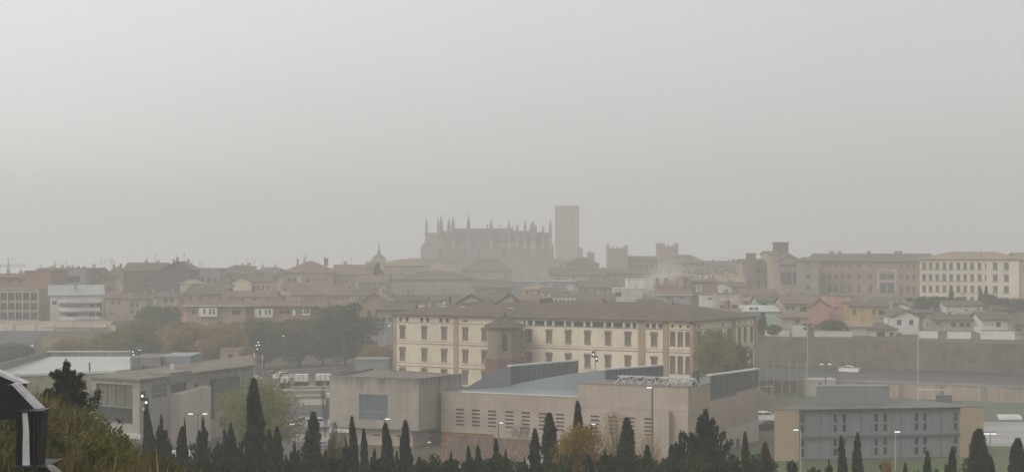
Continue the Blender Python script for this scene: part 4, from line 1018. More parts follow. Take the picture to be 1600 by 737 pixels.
# ------------------------------------------------------------------ cathedral
def cathedral():
    d = 880.0; s = d / F
    t = thing('cathedral', 'fog-veiled gothic cathedral with pinnacled apse and nave above the town', 'cathedral', (X(760, d), d, 14))
    def ring(px0, px1, dn, df, n=7):
        """body with a rounded left end; counter-clockwise from the front right"""
        xl, xr = X(px0, d), X(px1, d); r = (df - dn) / 2; cy = (dn + df) / 2; pts = [(xl + r + r * cos(a), cy + r * sin(a)) for a in [radians(90 + 180 * k / n) for k in range(n + 1)]]
        return pts + [(xr, dn), (xr, df)]
    zt = Z(367, d); body = ring(664, 861, d - 10, d + 15, 8); m = MB()
    pts = body[:]
    fl = []
    for i in range(len(pts)):
        fc = Fac(pts[i], pts[(i + 1) % len(pts)])
        if i < 8: fc.hole(fc.L / 2 - 1, fc.L / 2 + 1, zt - 14, zt - 4) if i >= 3 else None; wn = [fc.L / 2]
        elif i == 8:
            n = 7
            for k in range(n): fc.hole(fc.L * (k + .5) / n - 1.1, fc.L * (k + .5) / n + 1.1, zt - 14, zt - 4)
        fl.append(fc); fc.wall(m, 5, zt, rv=.8)
    m.face([(*p, zt) for p in pts]); m.build('wall', 'stone', t)
    for i, fc in enumerate(fl):
        for h in fc.holes:
            w = MB(); u = (h[0] + h[1]) / 2; w.box(fc.pt(u, (h[2] + h[3]) / 2, -.75), (h[1] - h[0], .1, h[3] - h[2]), fc.ang)
            for a in (-.35, .35): w.box(fc.pt(u + a, (h[2] + h[3]) / 2, -.6), (.16, .16, h[3] - h[2]), fc.ang, 1)
            
            w.build('lancet_window', ['glasspale' if len(fc.holes) == 1 and i in (6, 7) or (len(fc.holes) > 1 and h is fc.holes[0]) else 'glass', 'stone'], t)
    m = MB(); m.prism(offset_poly(body, .5), zt, zt + 1.2); m.build('parapet', 'stone', t)
    for a_, b_, y_ in ((706, 800, 357), (686, 826, 361), (800, 846, 362.5)):
        up = ring(a_, b_, d - 7 + (357 - y_) * .3, d + 11, 6); m = MB(); m.prism(up, zt + .5, Z(y_, d), 0, 1); m.build('upper_wall', ['stone', 'tile'], t)
    amb = ring(657, 864, d - 17, d + 17, 9); m = MB(); za, zb_ = Z(385, d), Z(378, d); inn = ring(664, 861, d - 10, d + 15, 9); n_ = len(amb)
    m.prism(amb, 5, za)
    for i in range(n_): j = (i + 1) % n_; m.face([(*amb[i], za), (*amb[j], za), (*inn[j], zb_), (*inn[i], zb_)], 1)
    am = m.build('ambulatory', ['stone', 'tile'], t)
    for k in range(9):
        fx = X(688 + k * 20, d - 17); m = MB(); m.box((fx, d - 17.05, za - 5), (1.6, .3, 6)); m.build('lancet_window', 'glass', am)
    low = ring(650, 870, d - 24, d + 15, 7); m = MB(); m.prism(low, 5, Z(404, d - 24)); m.build('chapel_ring', 'stone', t)
    # pinnacles (px, top row, base row, width px, stands on a buttress?)
    PN = [(666.5, 342, 366, 3.4, 1), (684.5, 340, 362, 3, 0), (689.5, 336.5, 362, 5, 1), (701.5, 340, 362, 4.4, 0), (708, 337.5, 362, 4.5, 1), (732, 336.5, 357, 4.4, 1), (761.5, 349.5, 358, 2.4, 0),
          (767.5, 341.5, 358, 4, 1), (782, 352, 358, 2.4, 0), (795.5, 345, 360, 3.6, 1), (801, 352, 361, 2.2, 0), (808, 349, 361, 3.4, 1), (820.5, 344, 363, 3.8, 1),
          (829, 350, 365, 3.5, 0), (832.5, 345, 366, 6.5, 1), (837, 350, 366, 3.5, 0), (848.5, 353, 367, 3, 1), (860, 345, 372, 3.6, 1)]
    for i, (px, y0, y1, w, bt) in enumerate(PN):
        dd = d - 13; x = X(px, d) * dd / d * 1.0; 
        if px < 700: dd = d - 13 + (700 - px) * .38 * .8
        x = X(px, dd); z1 = Z(y0, dd); z0 = zt - 1; ww = w * s * 1.35; hh = z1 - z0; m = MB()
        m.box((x, dd, z0 + hh * .28), (ww * .8, ww * .8, hh * .56)); m.box((x, dd, z0 + hh * .57), (ww * 1.05, ww * 1.05, .4))
        k = len(m.v); b = z0 + hh * .58; q = ww * .42
        base = [(x - q, dd - q, b), (x + q, dd - q, b), (x + q, dd + q, b), (x - q, dd + q, b)]
        for j in range(4): m.face([base[j], base[(j + 1) % 4], (x, dd, z1)])
        m.ball((x, dd, z1 - .2), (.35, .35, .45), 6, 4)
        for fr in (.68, .8, .9):
            for j in range(4):
                a = pi / 4 + j * pi / 2; rr = q * 1.4 * (1 - (fr - .58) / .42) + .12; m.box((x + rr * cos(a), dd + rr * sin(a), z0 + hh * fr), (.3, .3, .3))
        o = m.build('pinnacle', 'stone', t)
        if bt:
            bm = MB(); bm.prism([(x - ww * .5, dd - 6), (x + ww * .5, dd - 6), (x + ww * .5, dd + 3), (x - ww * .5, dd + 3)], 5, [zt - 8, zt - 8, zt + .5, zt + .5])
            bm.build('buttress', 'stone', t)
    # square bell tower; its paler stone puts extra fog fading into the colour
    dt = 1010.0; x0, x1 = X(868, dt), X(905, dt); w = x1 - x0; zt2 = Z(321.5, dt)
    m = MB(); Q = [(x0, dt), (x1, dt), (x1, dt + w), (x0, dt + w)]; f = Fac(Q[0], Q[1])
    for k in (.3, .7):
        f.hole(f.L * k - 1.0, f.L * k + 1.0, zt2 - 11, zt2 - 5)
    f.wall(m, 5, zt2, rv=.4)
    for a, b in ((1, 2), (2, 3), (3, 0)): Fac(Q[a], Q[b]).wall(m, 5, zt2)
    m.face([(*p, zt2) for p in Q]); tw = m.build('bell_tower', 'stone_pale', t)
    for k in (.3, .7): w_ = MB(); w_.box(f.pt(f.L * k, zt2 - 8, -.38), (2, .06, 6), 0); w_.build('belfry_opening', 'stonetrim', tw)
    for z in (zt2 - .4, zt2 - 13, zt2 - 24): m = MB(); m.prism(offset_poly(Q, .3), z, z + .5); m.build('tower_cornice', 'stone_pale', tw)
    m = MB(); xa, xb = X(903, 888), X(910.5, 888); m.prism([(xa, 888), (xb, 888), (xb, 891), (xa, 891)], 5, Z(387, 888)); m.build('stair_turret', 'stone', t)
    m = MB(); xa, xb = X(858, 868), X(912, 868); m.prism([(xa, 868), (xb, 868), (xb, 890), (xa, 890)], 5, Z(404, 868)); m.build('cloister_wall', 'stone_pale', t)
cathedral()

# baroque church top with a spire, far left of the cathedral
def church():
    d = 760; t = thing('church_spire', 'small distant church lantern with a thin spire in the fog', 'church', (X(591, d), d, 12))
    x0, x1 = X(573, d), X(608, d); m = MB(); m.prism([(x0, d), (x1, d), (x1, d + 10), (x0, d + 10)], 8, Z(411, d)); w = m.build('wall', 'stone_pale', t)
    m = MB(); m.prism(offset_poly([(x0, d), (x1, d), (x1, d + 10), (x0, d + 10)], .5), Z(411, d), Z(409.5, d)); m.build('cornice', 'stone', t)
    xa, xb = X(581, d), X(601, d); m = MB(); m.prism([(xa, d + 1), (xb, d + 1), (xb, d + 8), (xa, d + 8)], Z(410, d), Z(403, d)); m.build('lantern', 'stone_pale', t)
    cx, cy = X(591, d), d + 4.5; m = MB()
    prof = [(3.4, 403), (2.6, 400), (1.2, 398), (.9, 394), (.45, 392), (.3, 384), (.1, 377)]
    for (r, y), (r2, y2) in zip(prof, prof[1:]): m.tube((cx, cy, Z(y, d)), (cx, cy, Z(y2, d)), r, r2, 10)
    m.build('spire', 'slate', t)
    m = MB()
    for px in (574, 607, 580, 602): m.tube((X(px, d), d + .5, Z(410, d)), (X(px, d), d + .5, Z(405, d)), .4, .15, 6)
    m.build('finial', 'stone_pale', t)
church()

# ------------------------------------------------------------------ university / palace
def palace():
    d = 690; t = thing('palace', 'foggy palace with two battlemented towers joined by a low wing', 'palace', (X(1000, d), d, 12))
    def tower(a, b, y, dep=9, mer=True, dd=d, mat='stone_pale'):
        x0, x1 = X(a, dd), X(b, dd); z = Z(y, dd); Q = [(x0, dd), (x1, dd), (x1, dd + dep), (x0, dd + dep)]; m = MB(); m.prism(Q, 8, z); o = m.build('tower', mat, t)
        if mer:
            for k in range(2):
                xx = (x0 + .5, x1 - .5)[k]
                for yy in (dd + .5, dd + dep - .5): m = MB(); m.box((xx, yy, z + .8), (1.0, 1.0, 1.6)); m.build('turret', mat, o)
            for k in range(3): m = MB(); m.box((x0 + (x1 - x0) * (k + 1) / 4, dd + .4, z + .35), (.9, .7, .7)); m.build('merlon', mat, o)
        return o
    tower(949, 981, 388); o = tower(1028, 1060, 385, 10)
    m = MB(); x = X(1035.5, d); m.prism([(x - 1.1, d), (x + 1.1, d), (x + 1.1, d + 1.2), (x - 1.1, d + 1.2)], Z(385, d), Z(380, d)); m.build('bell_gable', 'stone_pale', o)
    Q = [(X(975, d), d + 2), (X(1032, d), d + 2), (X(1032, d), d + 14), (X(975, d), d + 14)]
    f = Fac(Q[0], Q[1])
    for k in range(7): f.win(f.L * (k + .5) / 7, 19.6, 1.2, 1.8, 'dark')
    m = MB(); f.wall(m, 8, Z(406, d)); 
    for a, b in ((1, 2), (2, 3), (3, 0)): Fac(Q[a], Q[b]).wall(m, 8, Z(406, d))
    m.build('wall', 'stone', t); f.put(t); m = MB(); roof(m, Q, Z(406, d), 1.6, 'gable', m=0, mw=1); m.build('roof', ['tile', 'stone', 'stonetrim'], t)
    Q = [(X(1044, d), d - 8), (X(1096, d), d - 8), (X(1096, d), d + 10), (X(1044, d), d + 10)]
    f = Fac(Q[0], Q[1])
    for k in range(6): f.win(f.L * (k + .5) / 6, 17.3, 1.2, 1.8, 'dark')
    m = MB(); f.wall(m, 8, Z(411, d - 8))
    for a, b in ((1, 2), (2, 3), (3, 0)): Fac(Q[a], Q[b]).wall(m, 8, Z(411, d - 8))
    m.build('wall', 'stone_pale', t); f.put(t); m = MB(); roof(m, Q, Z(411, d - 8), 3.6, 'hip', ov=1.6, m=0, mw=1, inset=.3); m.build('roof', ['tile', 'stone', 'stonetrim'], t)
palace()

# ------------------------------------------------------------------ seminary, brick
def seminary():
    t = thing('brick_seminary', 'huge reddish brown brick seminary with a pedimented wing and loggia, hazy on the right', 'building', (X(1300, 530), 530, 11))
    d0, d1 = 540.0, 520.0; A = (X(1262, d0), d0); B = (X(1441, d1), d1); f = Fac(A, B); nb = (-f.uy, f.ux); dep = 16
    C = (B[0] + nb[0] * dep, B[1] + nb[1] * dep); D = (A[0] + nb[0] * dep, A[1] + nb[1] * dep); ze = f.z(1300, 408)
    for c in [1286, 1296, 1306, 1316, 1327, 1342, 1360, 1408, 1418, 1428]:
        u = f.u(c); f.win(u, ze - 1.6, 1.1, 1.4, 'plain'); f.win(u, ze - 5.4, 1.2, 2.2, 'plain'); f.win(u, ze - 9.6, 1.4, 3.0, 'plain')
    ul, ur = f.u(1374), f.u(1398)
    for z0, z1 in ((ze - 6.2, ze - 4.2), (ze - 11, ze - 7.4)):
        for k in range(2): f.win(ul + (ur - ul) * (k + .5) / 2, (z0 + z1) / 2, (ur - ul) / 2 - .3, z1 - z0, 'dark')
    m = MB(); f.wall(m, 8, ze); Fac(B, C).wall(m, 8, ze); Fac(C, D).wall(m, 8, ze); Fac(D, A).wall(m, 8, ze); m.build('wall', 'brick', t); f.put(t)
    m = MB()
    for z in (ze - 3.0, ze - 6.8): m.box(f.pt((ul + ur) / 2, z, .1), (ur - ul + 1.4, .3, .5), f.ang)
    for u in (ul - .4, ur + .4): m.box(f.pt(u, ze - 7, .1), (.6, .3, 8), f.ang)
    m.build('loggia_frame', 'beige', t)
    m = MB(); roof(m, [A, B, C, D], ze, Z(397, d0) - Z(408, d0), 'gable', m=0, mw=1, ov=.8); r = m.build('roof', ['tile', 'brick', 'stonetrim'], t)
    for px in (1290, 1302, 1348, 1391, 1398): p = f.pt(f.u(px), ze + 2, -7); m = MB(); m.box((p[0], p[1], p[2] + .6), (1.1, 1, 2)); m.build('chimney', 'brick', r)
    def block(name, a, b, d, y, dep, mat, rk=None, yr=None, wins=(), ov=.5):
        x0, x1 = X(a, d), X(b, d); Q = [(x0, d), (x1, d), (x1, d + dep), (x0, d + dep)]; fc = Fac(Q[0], Q[1]); z = Z(y, d); m = MB()
        for (cs, y0, y1, w) in wins:
            for c in cs: fc.win(fc.u(c), (Z(y0, d) + Z(y1, d)) / 2, w, Z(y0, d) - Z(y1, d), 'dark')
        fc.wall(m, 8, z)
        for p, q in ((1, 2), (2, 3), (3, 0)): Fac(Q[p], Q[q]).wall(m, 8, z)
        o = m.build(name, [mat], t); fc.put(t)
        m = MB()
        if rk: roof(m, Q, z, Z(yr, d + dep / 2 if rk != 'gablef' else d) - z, rk, m=0, mw=1, ov=ov); m.build('roof', ['tile', mat, 'stonetrim'], t)
        else: m.prism(offset_poly(Q, .25), z, z + .4); m.build('cornice', mat, o)
    block('wing_wall', 1160, 1206, 545, 411, 14, 'stone_pale', 'gable', 405, (((1172, 1186, 1198), 420, 427, 1.2), ((1172, 1186, 1198), 437, 446, 1.3)))
    block('tower', 1169, 1181, 541, 397, 5, 'brick_dark')
    block('wing_wall', 1203, 1219, 538, 398, 20, 'ochre', 'gable', 393)
    block('tower', 1214, 1232, 548, 380, 9, 'brick_dark')
    block('pediment_wing', 1217, 1250, 530, 408, 14, 'stone_pale', 'gablef', 397, (((1222, 1228, 1235, 1242, 1247), 412, 418, 1.1), ((1224, 1233, 1243), 424, 445, 2.0)))
    block('projecting_wing', 1249, 1279, 524, 409, 16, 'stone_pale', 'hip', 402, (((1263,), 411, 416, 1.3), ((1263,), 428, 435, 1.6), ((1263,), 445, 453, 1.6)))
seminary()

# ------------------------------------------------------------------ pale yellow four-storey building
def yellow4():
    t = thing('four_storey_building', 'pale yellow four-storey building with regular rows of windows and a low tiled roof', 'building', (X(1520, 480), 480, 11))
    d0, d1 = 486.0, 474.0; A = (X(1437, d0), d0); B = (X(1592, d1), d1); f = Fac(A, B); nb = (-f.uy, f.ux); dep = 17
    C = (B[0] + nb[0] * dep, B[1] + nb[1] * dep); D = (A[0] + nb[0] * dep, A[1] + nb[1] * dep); ze = f.z(1445, 405)
    cs = [1444, 1454, 1464.5, 1475.5, 1486, 1497.5, 1508, 1519, 1530.5, 1540, 1555, 1572.5]
    for c in cs:
        w = .5 if c == 1540 else 1.1 if c < 1550 else 1.4
        for k, y in enumerate((415.5, 433.5, 451, 468)): f.win(f.u(c), Z(y, 484), w, 2.0 if k < 3 else 1.8, 'sill' if c != 1540 else 'plain')
    m = MB(); f.wall(m, 8, ze); Fac(B, C).wall(m, 8, ze); Fac(C, D).wall(m, 8, ze); Fac(D, A).wall(m, 8, ze); m.build('wall', 'paleyellow', t); f.put(t)
    m = MB(); m.prism([f.p2(.0, .12), f.p2(f.L, .12), f.p2(f.L, 0), f.p2(0, 0)], ze - .5, ze - .25); m.prism([f.p2(.0, .1), f.p2(f.L, .1), f.p2(f.L, 0), f.p2(0, 0)], ze - 4.0, ze - 3.85); m.build('string_course', 'whitecap', t)
    m = MB(); roof(m, [A, B, C, D], ze, 2.2, 'hip', ov=.7, m=0, mw=1, inset=.5); m.build('roof', ['tile_ochre', 'paleyellow', 'stonetrim'], t)
    E = (B[0] + 1.2, B[1] + 3.0); G = (E[0] + 18, E[1] - 1.5); g = Fac(E, G); m = MB()
    for k in range(4):
        for c in range(4): g.win(3 + c * 4, Z((415.5, 433.5, 451, 468)[k], 484), 1.1, 2.0, 'sill')
    g.wall(m, 8, ze - .4); Fac(G, (G[0], G[1] + 14)).wall(m, 8, ze - .4); Fac((G[0], G[1] + 14), (E[0], E[1] + 14)).wall(m, 8, ze - .4); Fac((E[0], E[1] + 14), E).wall(m, 8, ze - .4); m.build('side_wing', 'paleyellow', t); g.put(t)
    m = MB(); roof(m, [E, G, (G[0], G[1] + 14), (E[0], E[1] + 14)], ze - .4, 2.4, 'gable', m=0, mw=1); m.build('roof', ['tile_ochre', 'paleyellow', 'stonetrim'], t)
    m = MB(); m.tube((X(1533, 483), 483, ze + 1), (X(1533, 483), 483, Z(385, 483)), .09, n=5); m.build('antenna', 'pole', t)
yellow4()

# ------------------------------------------------------------------ the houses of the town
# name, label, px0, px1, d, eave row, roof, ridge row, depth, wall, roof material, window rows [(cols, top, bottom, width, style)], extras
HS = [
 # ---- left, front to back
 ('apartment_building', 'beige block with a gridded glass front at the left edge, above the pink wall', -40, 60, 430, 453, 'flat', 0, 14, 'ochre', 'flatroof', [((-30, -18, -6, 6, 18, 29, 41, 53), 457, 469, 1.9, 'plain'), ((-30, -18, -6, 6, 18, 29, 41, 53), 473, 484, 1.8, 'plain'), ((-30, -18, -6, 6, 18, 29, 41, 53), 487, 499, 1.8, 'plain')], dict(ch=0, cat='building')),
 ('brick_house', 'tall blank brown brick gable block behind the glass-fronted beige block', 38, 80, 447, 424, 'flat', 0, 16, 'brick', 'tile_red', [], dict(ch=1)),
 ('brick_house', 'lower brown brick block at the left edge with a small chimney', -30, 40, 455, 434, 'gable', 428, 14, 'brick', 'tile_red', [(4, 437, 442, 1.1, 'plain')], dict(ch=2)),
 ('modern_house', 'white modern house with curved balconies and a pale sheet roof', 78, 161, 428, 462, 'shed', 446, 8, 'bwhite', 'membrane2', [((85,), 470, 476, 1.2, 'plain'), ((144, 155), 472, 485, 1.6, 'dark'), ((113,), 488, 496, 3.0, 'dark'), ((144, 155), 488, 497, 1.6, 'dark')], dict(ch=1, d1=432)),
 ('flat_building', 'pale grey flat block with clutter on its roof behind the white modern house', 57, 134, 470, 420, 'flat', 0, 14, 'greywall', 'flatroof', [((97, 105, 113, 121), 431, 441, 1.5, 'plain'), ((64, 80), 431, 436, 1.2, 'white')], dict(ch=4, cat='building')),
 ('gabled_house', 'ochre house with a blank gable and stepped roof right of the white modern house', 127, 163, 480, 436, 'gablef', 419, 14, 'ochre', 'tile_grey', [], dict(ch=2)),
 ('gabled_house', 'grey house with a hipped tile roof between the ochre gable and the big dark house', 159, 196, 520, 431, 'hip', 417, 14, 'greywall', 'tile_grey', [(3, 436, 442, 1.1, 'white'), ((165, 187), 446, 453, 1.5, 'pale')], dict(ch=2)),
 ('large_house', 'large dark brown house with a steep hipped roof left of the slate gable', 193, 254, 500, 424, 'gable', 411, 15, 'brick_dark', 'tile', [((228, 238), 430, 440, 1.8, 'plain'), ((228,), 443, 450, 2, 'plain')], dict(ch=2)),
 ('large_house', 'dark slate-clad gable end on the roofline joined to the large brown house', 254, 297, 496, 422, 'gablef', 409, 15, 'slate', 'tile', [], dict(ch=3)),
 ('flat_building', 'dull grey block with tall openings right of the slate gable', 297, 344, 520, 421, 'flat', 0, 13, 'greywall', 'flatroof', [((306, 316, 327, 337), 433, 446, 1.4, 'plain'), ((319,), 424, 428, 1.0, 'white')], dict(ch=1, cat='building')),
 ('small_house', 'pinkish two-storey house with small windows behind the green tree', 164, 204, 448, 466, 'gable', 458, 9, 'beige', 'tile_red', [((176, 186), 470, 476, .8, 'plain'), ((175,), 488, 492, .8, 'plain')], dict()),
 ('small_house', 'pinkish house with a hipped roof and paired windows left of the white gable', 200, 228, 446, 468, 'hip', 459, 9, 'beige', 'tile', [((206, 214), 471, 481, 1.2, 'white'), ((206, 216), 484, 490, 1.0, 'plain')], dict()),
 ('white_house', 'small white gabled dormer house between brown roofs', 224, 247, 470, 464, 'gablef', 458, 8, 'white', 'tile', [], dict(ch=1)),
 ('small_house', 'beige house with two upper windows right of the small white gable', 244, 281, 455, 465, 'gable', 457, 9, 'beige', 'tile', [((259, 268), 467, 473, 1.1, 'plain'), ((262,), 479, 487, 1.4, 'plain')], dict()),
 ('large_house', 'brown house with a roof-top dormer block on the left roofline', 335, 402, 540, 428, 'hip', 415, 16, 'greywall', 'tile_grey', [(4, 432, 438, 1.2, 'plain')], dict(ch=3)),
 ('flat_building', 'small square attic block crowning a roof on the left skyline', 364, 395, 556, 417, 'flat', 0, 8, 'greywall', 'slate', [((378,), 419, 423, 2.2, 'plain')], dict(ch=2, cat='building')),
 ('yellow_house', 'yellow gabled house on the left slope of the town', 361, 392, 500, 441, 'gablef', 432, 12, 'paleyellow', 'tile', [], dict(ch=0)),
 ('small_house', 'beige terrace with narrow windows joined to the yellow gable', 392, 425, 502, 440, 'gable', 431, 10, 'ochre', 'tile', [((397, 403, 411, 419), 446, 453, .9, 'plain')], dict()),
 ('small_house', 'narrow house with a flat chimney right of the beige terrace', 421, 441, 520, 432, 'gable', 425, 12, 'beige', 'tile', [((430,), 438, 446, 1.2, 'plain')], dict(ch=2)),
 ('large_building', 'long pinkish brown block with a peaked roof on the skyline', 440, 520, 560, 426, 'hip', 408, 18, 'brick2', 'tile_red', [((450, 460, 481), 434, 441, 1.8, 'plain'), ((467,), 432, 440, 1.6, 'pale'), ((492, 498, 504, 510), 434, 441, .8, 'plain')], dict(ch=4, cat='building', inset=.5)),
 ('large_building', 'long low wing running right from the pinkish brown skyline block', 520, 580, 566, 429, 'gable', 414, 16, 'brick2', 'tile_red', [(7, 436, 442, .9, 'plain')], dict(ch=3, cat='building')),
 ('large_building', 'brown block with small lit windows behind the brick flats', 437, 556, 470, 461, 'gable', 447, 14, 'brick', 'tile_red', [((443, 458), 464, 468, 2.0, 'pale'), ((489, 497, 506), 464, 470, .8, 'white'), ((526, 535), 463, 471, 1.4, 'white')], dict(ch=3, cat='building')),
 ('roof_house', 'low brown roofed house behind the left end of the brick flats', 290, 352, 448, 460, 'gable', 449, 12, 'brick2', 'tile', [(4, 463, 468, 1, 'plain')], dict()),
 ('roof_house', 'low beige house with a pitched roof above the middle of the brick flats', 350, 428, 445, 464, 'gable', 455, 12, 'beige', 'tile_red', [(4, 466, 470, 1, 'plain')], dict()),
 ('brick_flats', 'brick flats with a wide shallow roof and white glazed balconies, left part', 292, 384, 392, 478, 'hip', 468, 14, 'brick2', 'tile_red', [((303, ), 484, 491, 1.2, 'plain'), ((366, 372), 484, 492, 1.2, 'plain'), ((366, 372), 502, 510, 1.2, 'plain'), ((366, 372), 520, 528, 1.2, 'plain')], dict(ch=2, cat='flats', fascia='whitecap', ov=1.0)),
 ('brick_flats', 'brick flats with a wide shallow roof and white glazed balconies, right part', 386, 486, 394, 479, 'hip', 469, 14, 'brick2', 'tile_red', [((440, 450), 484, 491, 1.3, 'plain'), ((470,), 484, 491, 1.3, 'white'), ((440, 450, 470), 502, 510, 1.3, 'plain'), ((440, 450), 520, 528, 1.3, 'plain')], dict(ch=2, cat='flats', ov=1.0)),
 ('brick_flats', 'set back end of the brick flats beside the largest tree', 486, 520, 400, 482, 'gable', 474, 12, 'brick', 'tile_red', [((495, 505), 487, 493, 1.3, 'white')], dict(ch=1, cat='flats')),
 ('stone_house', 'grey stone house with a long sloping roof at the left end of the yellow building', 565, 606, 400, 472, 'gablef', 457, 16, 'brick2', 'tile_ochre', [((577, 590), 485, 500, 1.3, 'plain')], dict(ch=1)),
 ('stone_house', 'brown stone house touching the yellow building roof', 590, 645, 372, 485, 'gable', 474, 12, 'greywall', 'tile', [((600, 610), 495, 503, 1.0, 'plain')], dict(ch=1)),
 ('shed', 'dark low shed at the left edge below the pink wall', -30, 44, 372, 545, 'shed', 521, 10, 'greywall', 'slate', [((5, 20, 33), 549, 553, 1.4, 'plain')], dict(ch=0, cat='shed')),
 ('small_house', 'small brick hut with a flat roof left of the traffic lights', 344, 373, 318, 547, 'flat', 0, 5, 'brick2', 'flatroof', [((360,), 552, 564, 1.2, 'dark')], dict(ch=0)),
 # ---- centre
 ('domed_building', 'pale stone building with a shallow domed roof left of the cathedral', 601, 666, 620, 415, 'hip', 406, 20, 'stone_pale', 'tile_ochre', [((627,), 425, 429, 1.2, 'plain'), ((611,), 449, 454, 1.2, 'plain')], dict(ch=0, cat='building', inset=.6)),
 ('monastery', 'long blank stone range with a shallow roof below the cathedral', 613, 745, 560, 437, 'hip', 424, 20, 'stone_pale', 'tile', [((740,), 446, 450, 1.2, 'plain')], dict(ch=0, cat='building', inset=.5)),
 ('monastery', 'hipped stone pavilion directly under the cathedral apse', 658, 706, 640, 425, 'hip', 412, 16, 'stone_pale', 'tile_ochre', [], dict(ch=0, cat='building')),
 ('monastery', 'wide hipped roof in front of the cathedral nave', 722, 800, 660, 423, 'hip', 404, 18, 'stone_pale', 'tile', [((790,), 430, 434, 1.2, 'plain')], dict(ch=0, cat='building', inset=.4)),
 ('monastery', 'stone range with small paired windows right of the long blank one', 742, 815, 520, 450, 'gable', 438, 15, 'stone', 'tile', [((769, 779), 456, 462, 1.0, 'plain')], dict(ch=0, cat='building')),
 ('stone_house', 'gabled stone house with twin chimneys behind the yellow building roof', 617, 665, 400, 470, 'gable', 462, 9, 'stone_pale', 'tile', [((636,), 472, 475, 1, 'white')], dict(ch=2)),
 ('long_warehouse', 'blue grey flat-topped block with a bright white roof edge below the cathedral tower', 798, 900, 500, 439, 'flat', 0, 14, 'bluewall', 'flatroof', [((890,), 445, 452, 3, 'pale')], dict(ch=0, cat='building', fascia='bwhite')),
 ('church_house', 'hip-roofed stone house with a small turret right of the cathedral tower', 884, 936, 640, 413, 'hip', 402, 16, 'stone_pale', 'tile', [((900, 915), 420, 425, 1.1, 'plain')], dict(ch=1, cat='building')),
 ('old_house', 'brown old house row under the hip-roofed stone house', 860, 946, 590, 430, 'gable', 419, 14, 'beige', 'tile', [((872, 896, 925), 433, 437, 1.1, 'plain')], dict(ch=2)),
 ('old_house', 'dull brown house between the white-edged block and the white terrace house', 905, 960, 520, 449, 'gable', 438, 13, 'brick2', 'tile', [((915, 930, 945), 452, 457, 1.0, 'plain')], dict(ch=3)),
 ('old_house', 'long foggy roof below the palace', 940, 1034, 600, 428, 'gable', 421, 14, 'brick2', 'tile', [], dict(ch=2)),
 ('white_house', 'white terrace house with a sunroom roof left of the smoking chimney', 980, 1007, 470, 437, 'flat', 0, 8, 'bwhite', 'membrane', [], dict(ch=1)),
 ('white_house', 'low white house with two bays under the white terrace house', 960, 1007, 455, 451, 'flat', 0, 10, 'white', 'membrane', [((966,), 456, 464, 2.0, 'plain'), ((983, 996), 460, 466, 1.6, 'pale')], dict(ch=2)),
 ('red_house', 'reddish brown roofed house right of the smoking chimney', 1028, 1080, 450, 461, 'shed', 438, 14, 'greywall', 'tile_red', [((1045, 1065), 463, 467, 1.3, 'plain')], dict(ch=3, fascia='whitecap')),
 ('red_house', 'tall red brick gable wall above the small white gable end', 1080, 1121, 466, 440, 'gable', 436, 10, 'brick', 'tile_red', [((1089, 1095), 444, 456, .8, 'pale')], dict(ch=1)),
 ('white_house', 'small white gable end with one dark window beside the red brick wall', 1096, 1122, 440, 461, 'flat', 0, 6, 'bwhite', 'tile_red', [((1111,), 464.5, 468, 1.6, 'dark')], dict(ch=0)),
 ('small_house', 'grey house with a balcony and covered terrace right of the small white gable', 1121, 1160, 425, 459, 'flat', 0, 10, 'beige', 'flatroof', [((1130, 1145), 462, 470, 2.0, 'pale'), ((1130, 1148), 476, 482, 1.8, 'dark')], dict(ch=2)),
 ('small_house', 'pinkish house with a pale gable left of the seminary wing', 1120, 1162, 520, 441, 'gable', 430, 12, 'beige', 'tile_ochre', [((1128,), 440, 446, 1.4, 'white'), ((1140, 1155), 446, 452, 1.0, 'plain')], dict(ch=2)),
 ('small_house', 'faint foggy house at the right of the palace roof', 1104, 1160, 640, 416, 'gable', 408, 12, 'greywall', 'tile_grey', [((1115, 1130, 1146), 420, 425, 1.1, 'plain')], dict(ch=2)),
 # ---- right, lower town
 ('green_house', 'mint green house with a steep lean-to roofline', 1184, 1234, 400, 471, 'gable', 461, 9, 'mint', 'tile_grey', [((1194,), 473, 480, 1.4, 'plain')], dict(ch=1)),
 ('green_house', 'lower mint green annex with a sloping top below the mint green house', 1164, 1216, 385, 487, 'shed', 478, 7, 'mint', 'membrane', [((1174, 1182), 480, 484, 1, 'dark')], dict(ch=0)),
 ('brown_house', 'house with a brown tile roof and small porch right of the mint green house', 1224, 1270, 385, 475, 'gable', 463, 12, 'beige', 'tile_red', [((1231, 1239), 478, 484, 1.0, 'plain'), ((1256,), 479, 487, 2.0, 'dark')], dict(ch=1)),
 ('salmon_house', 'salmon gabled house right of the brown-roofed house with the porch', 1264, 1296, 382, 480, 'gablef', 466, 11, 'pink', 'tile_red', [], dict(ch=0)),
 ('salmon_house', 'tall flat-topped salmon house with one small window', 1295, 1331, 392, 463, 'flat', 0, 10, 'salmon', 'tile_red', [((1307,), 479, 483, 1.0, 'plain')], dict(ch=1)),
 ('brown_house', 'low house with a pinkish wall and small balcony below the brown roof', 1222, 1262, 362, 497, 'shed', 491, 7, 'beige', 'tile_red', [((1246,), 499, 505, 1.2, 'dark')], dict(ch=0)),
 ('orange_house', 'orange-yellow house with two shuttered windows', 1328, 1372, 385, 479, 'gable', 472, 10, 'yellow', 'tile', [((1335, 1366), 483, 492, 1.0, 'shutter')], dict(ch=1)),
 ('grey_house', 'grey brown house with balconies joined to the orange-yellow house', 1372, 1394, 385, 479, 'gable', 471, 10, 'beige', 'tile', [((1380,), 484, 492, 2.4, 'dark'), ((1380,), 495, 499, 2.4, 'white')], dict(ch=1)),
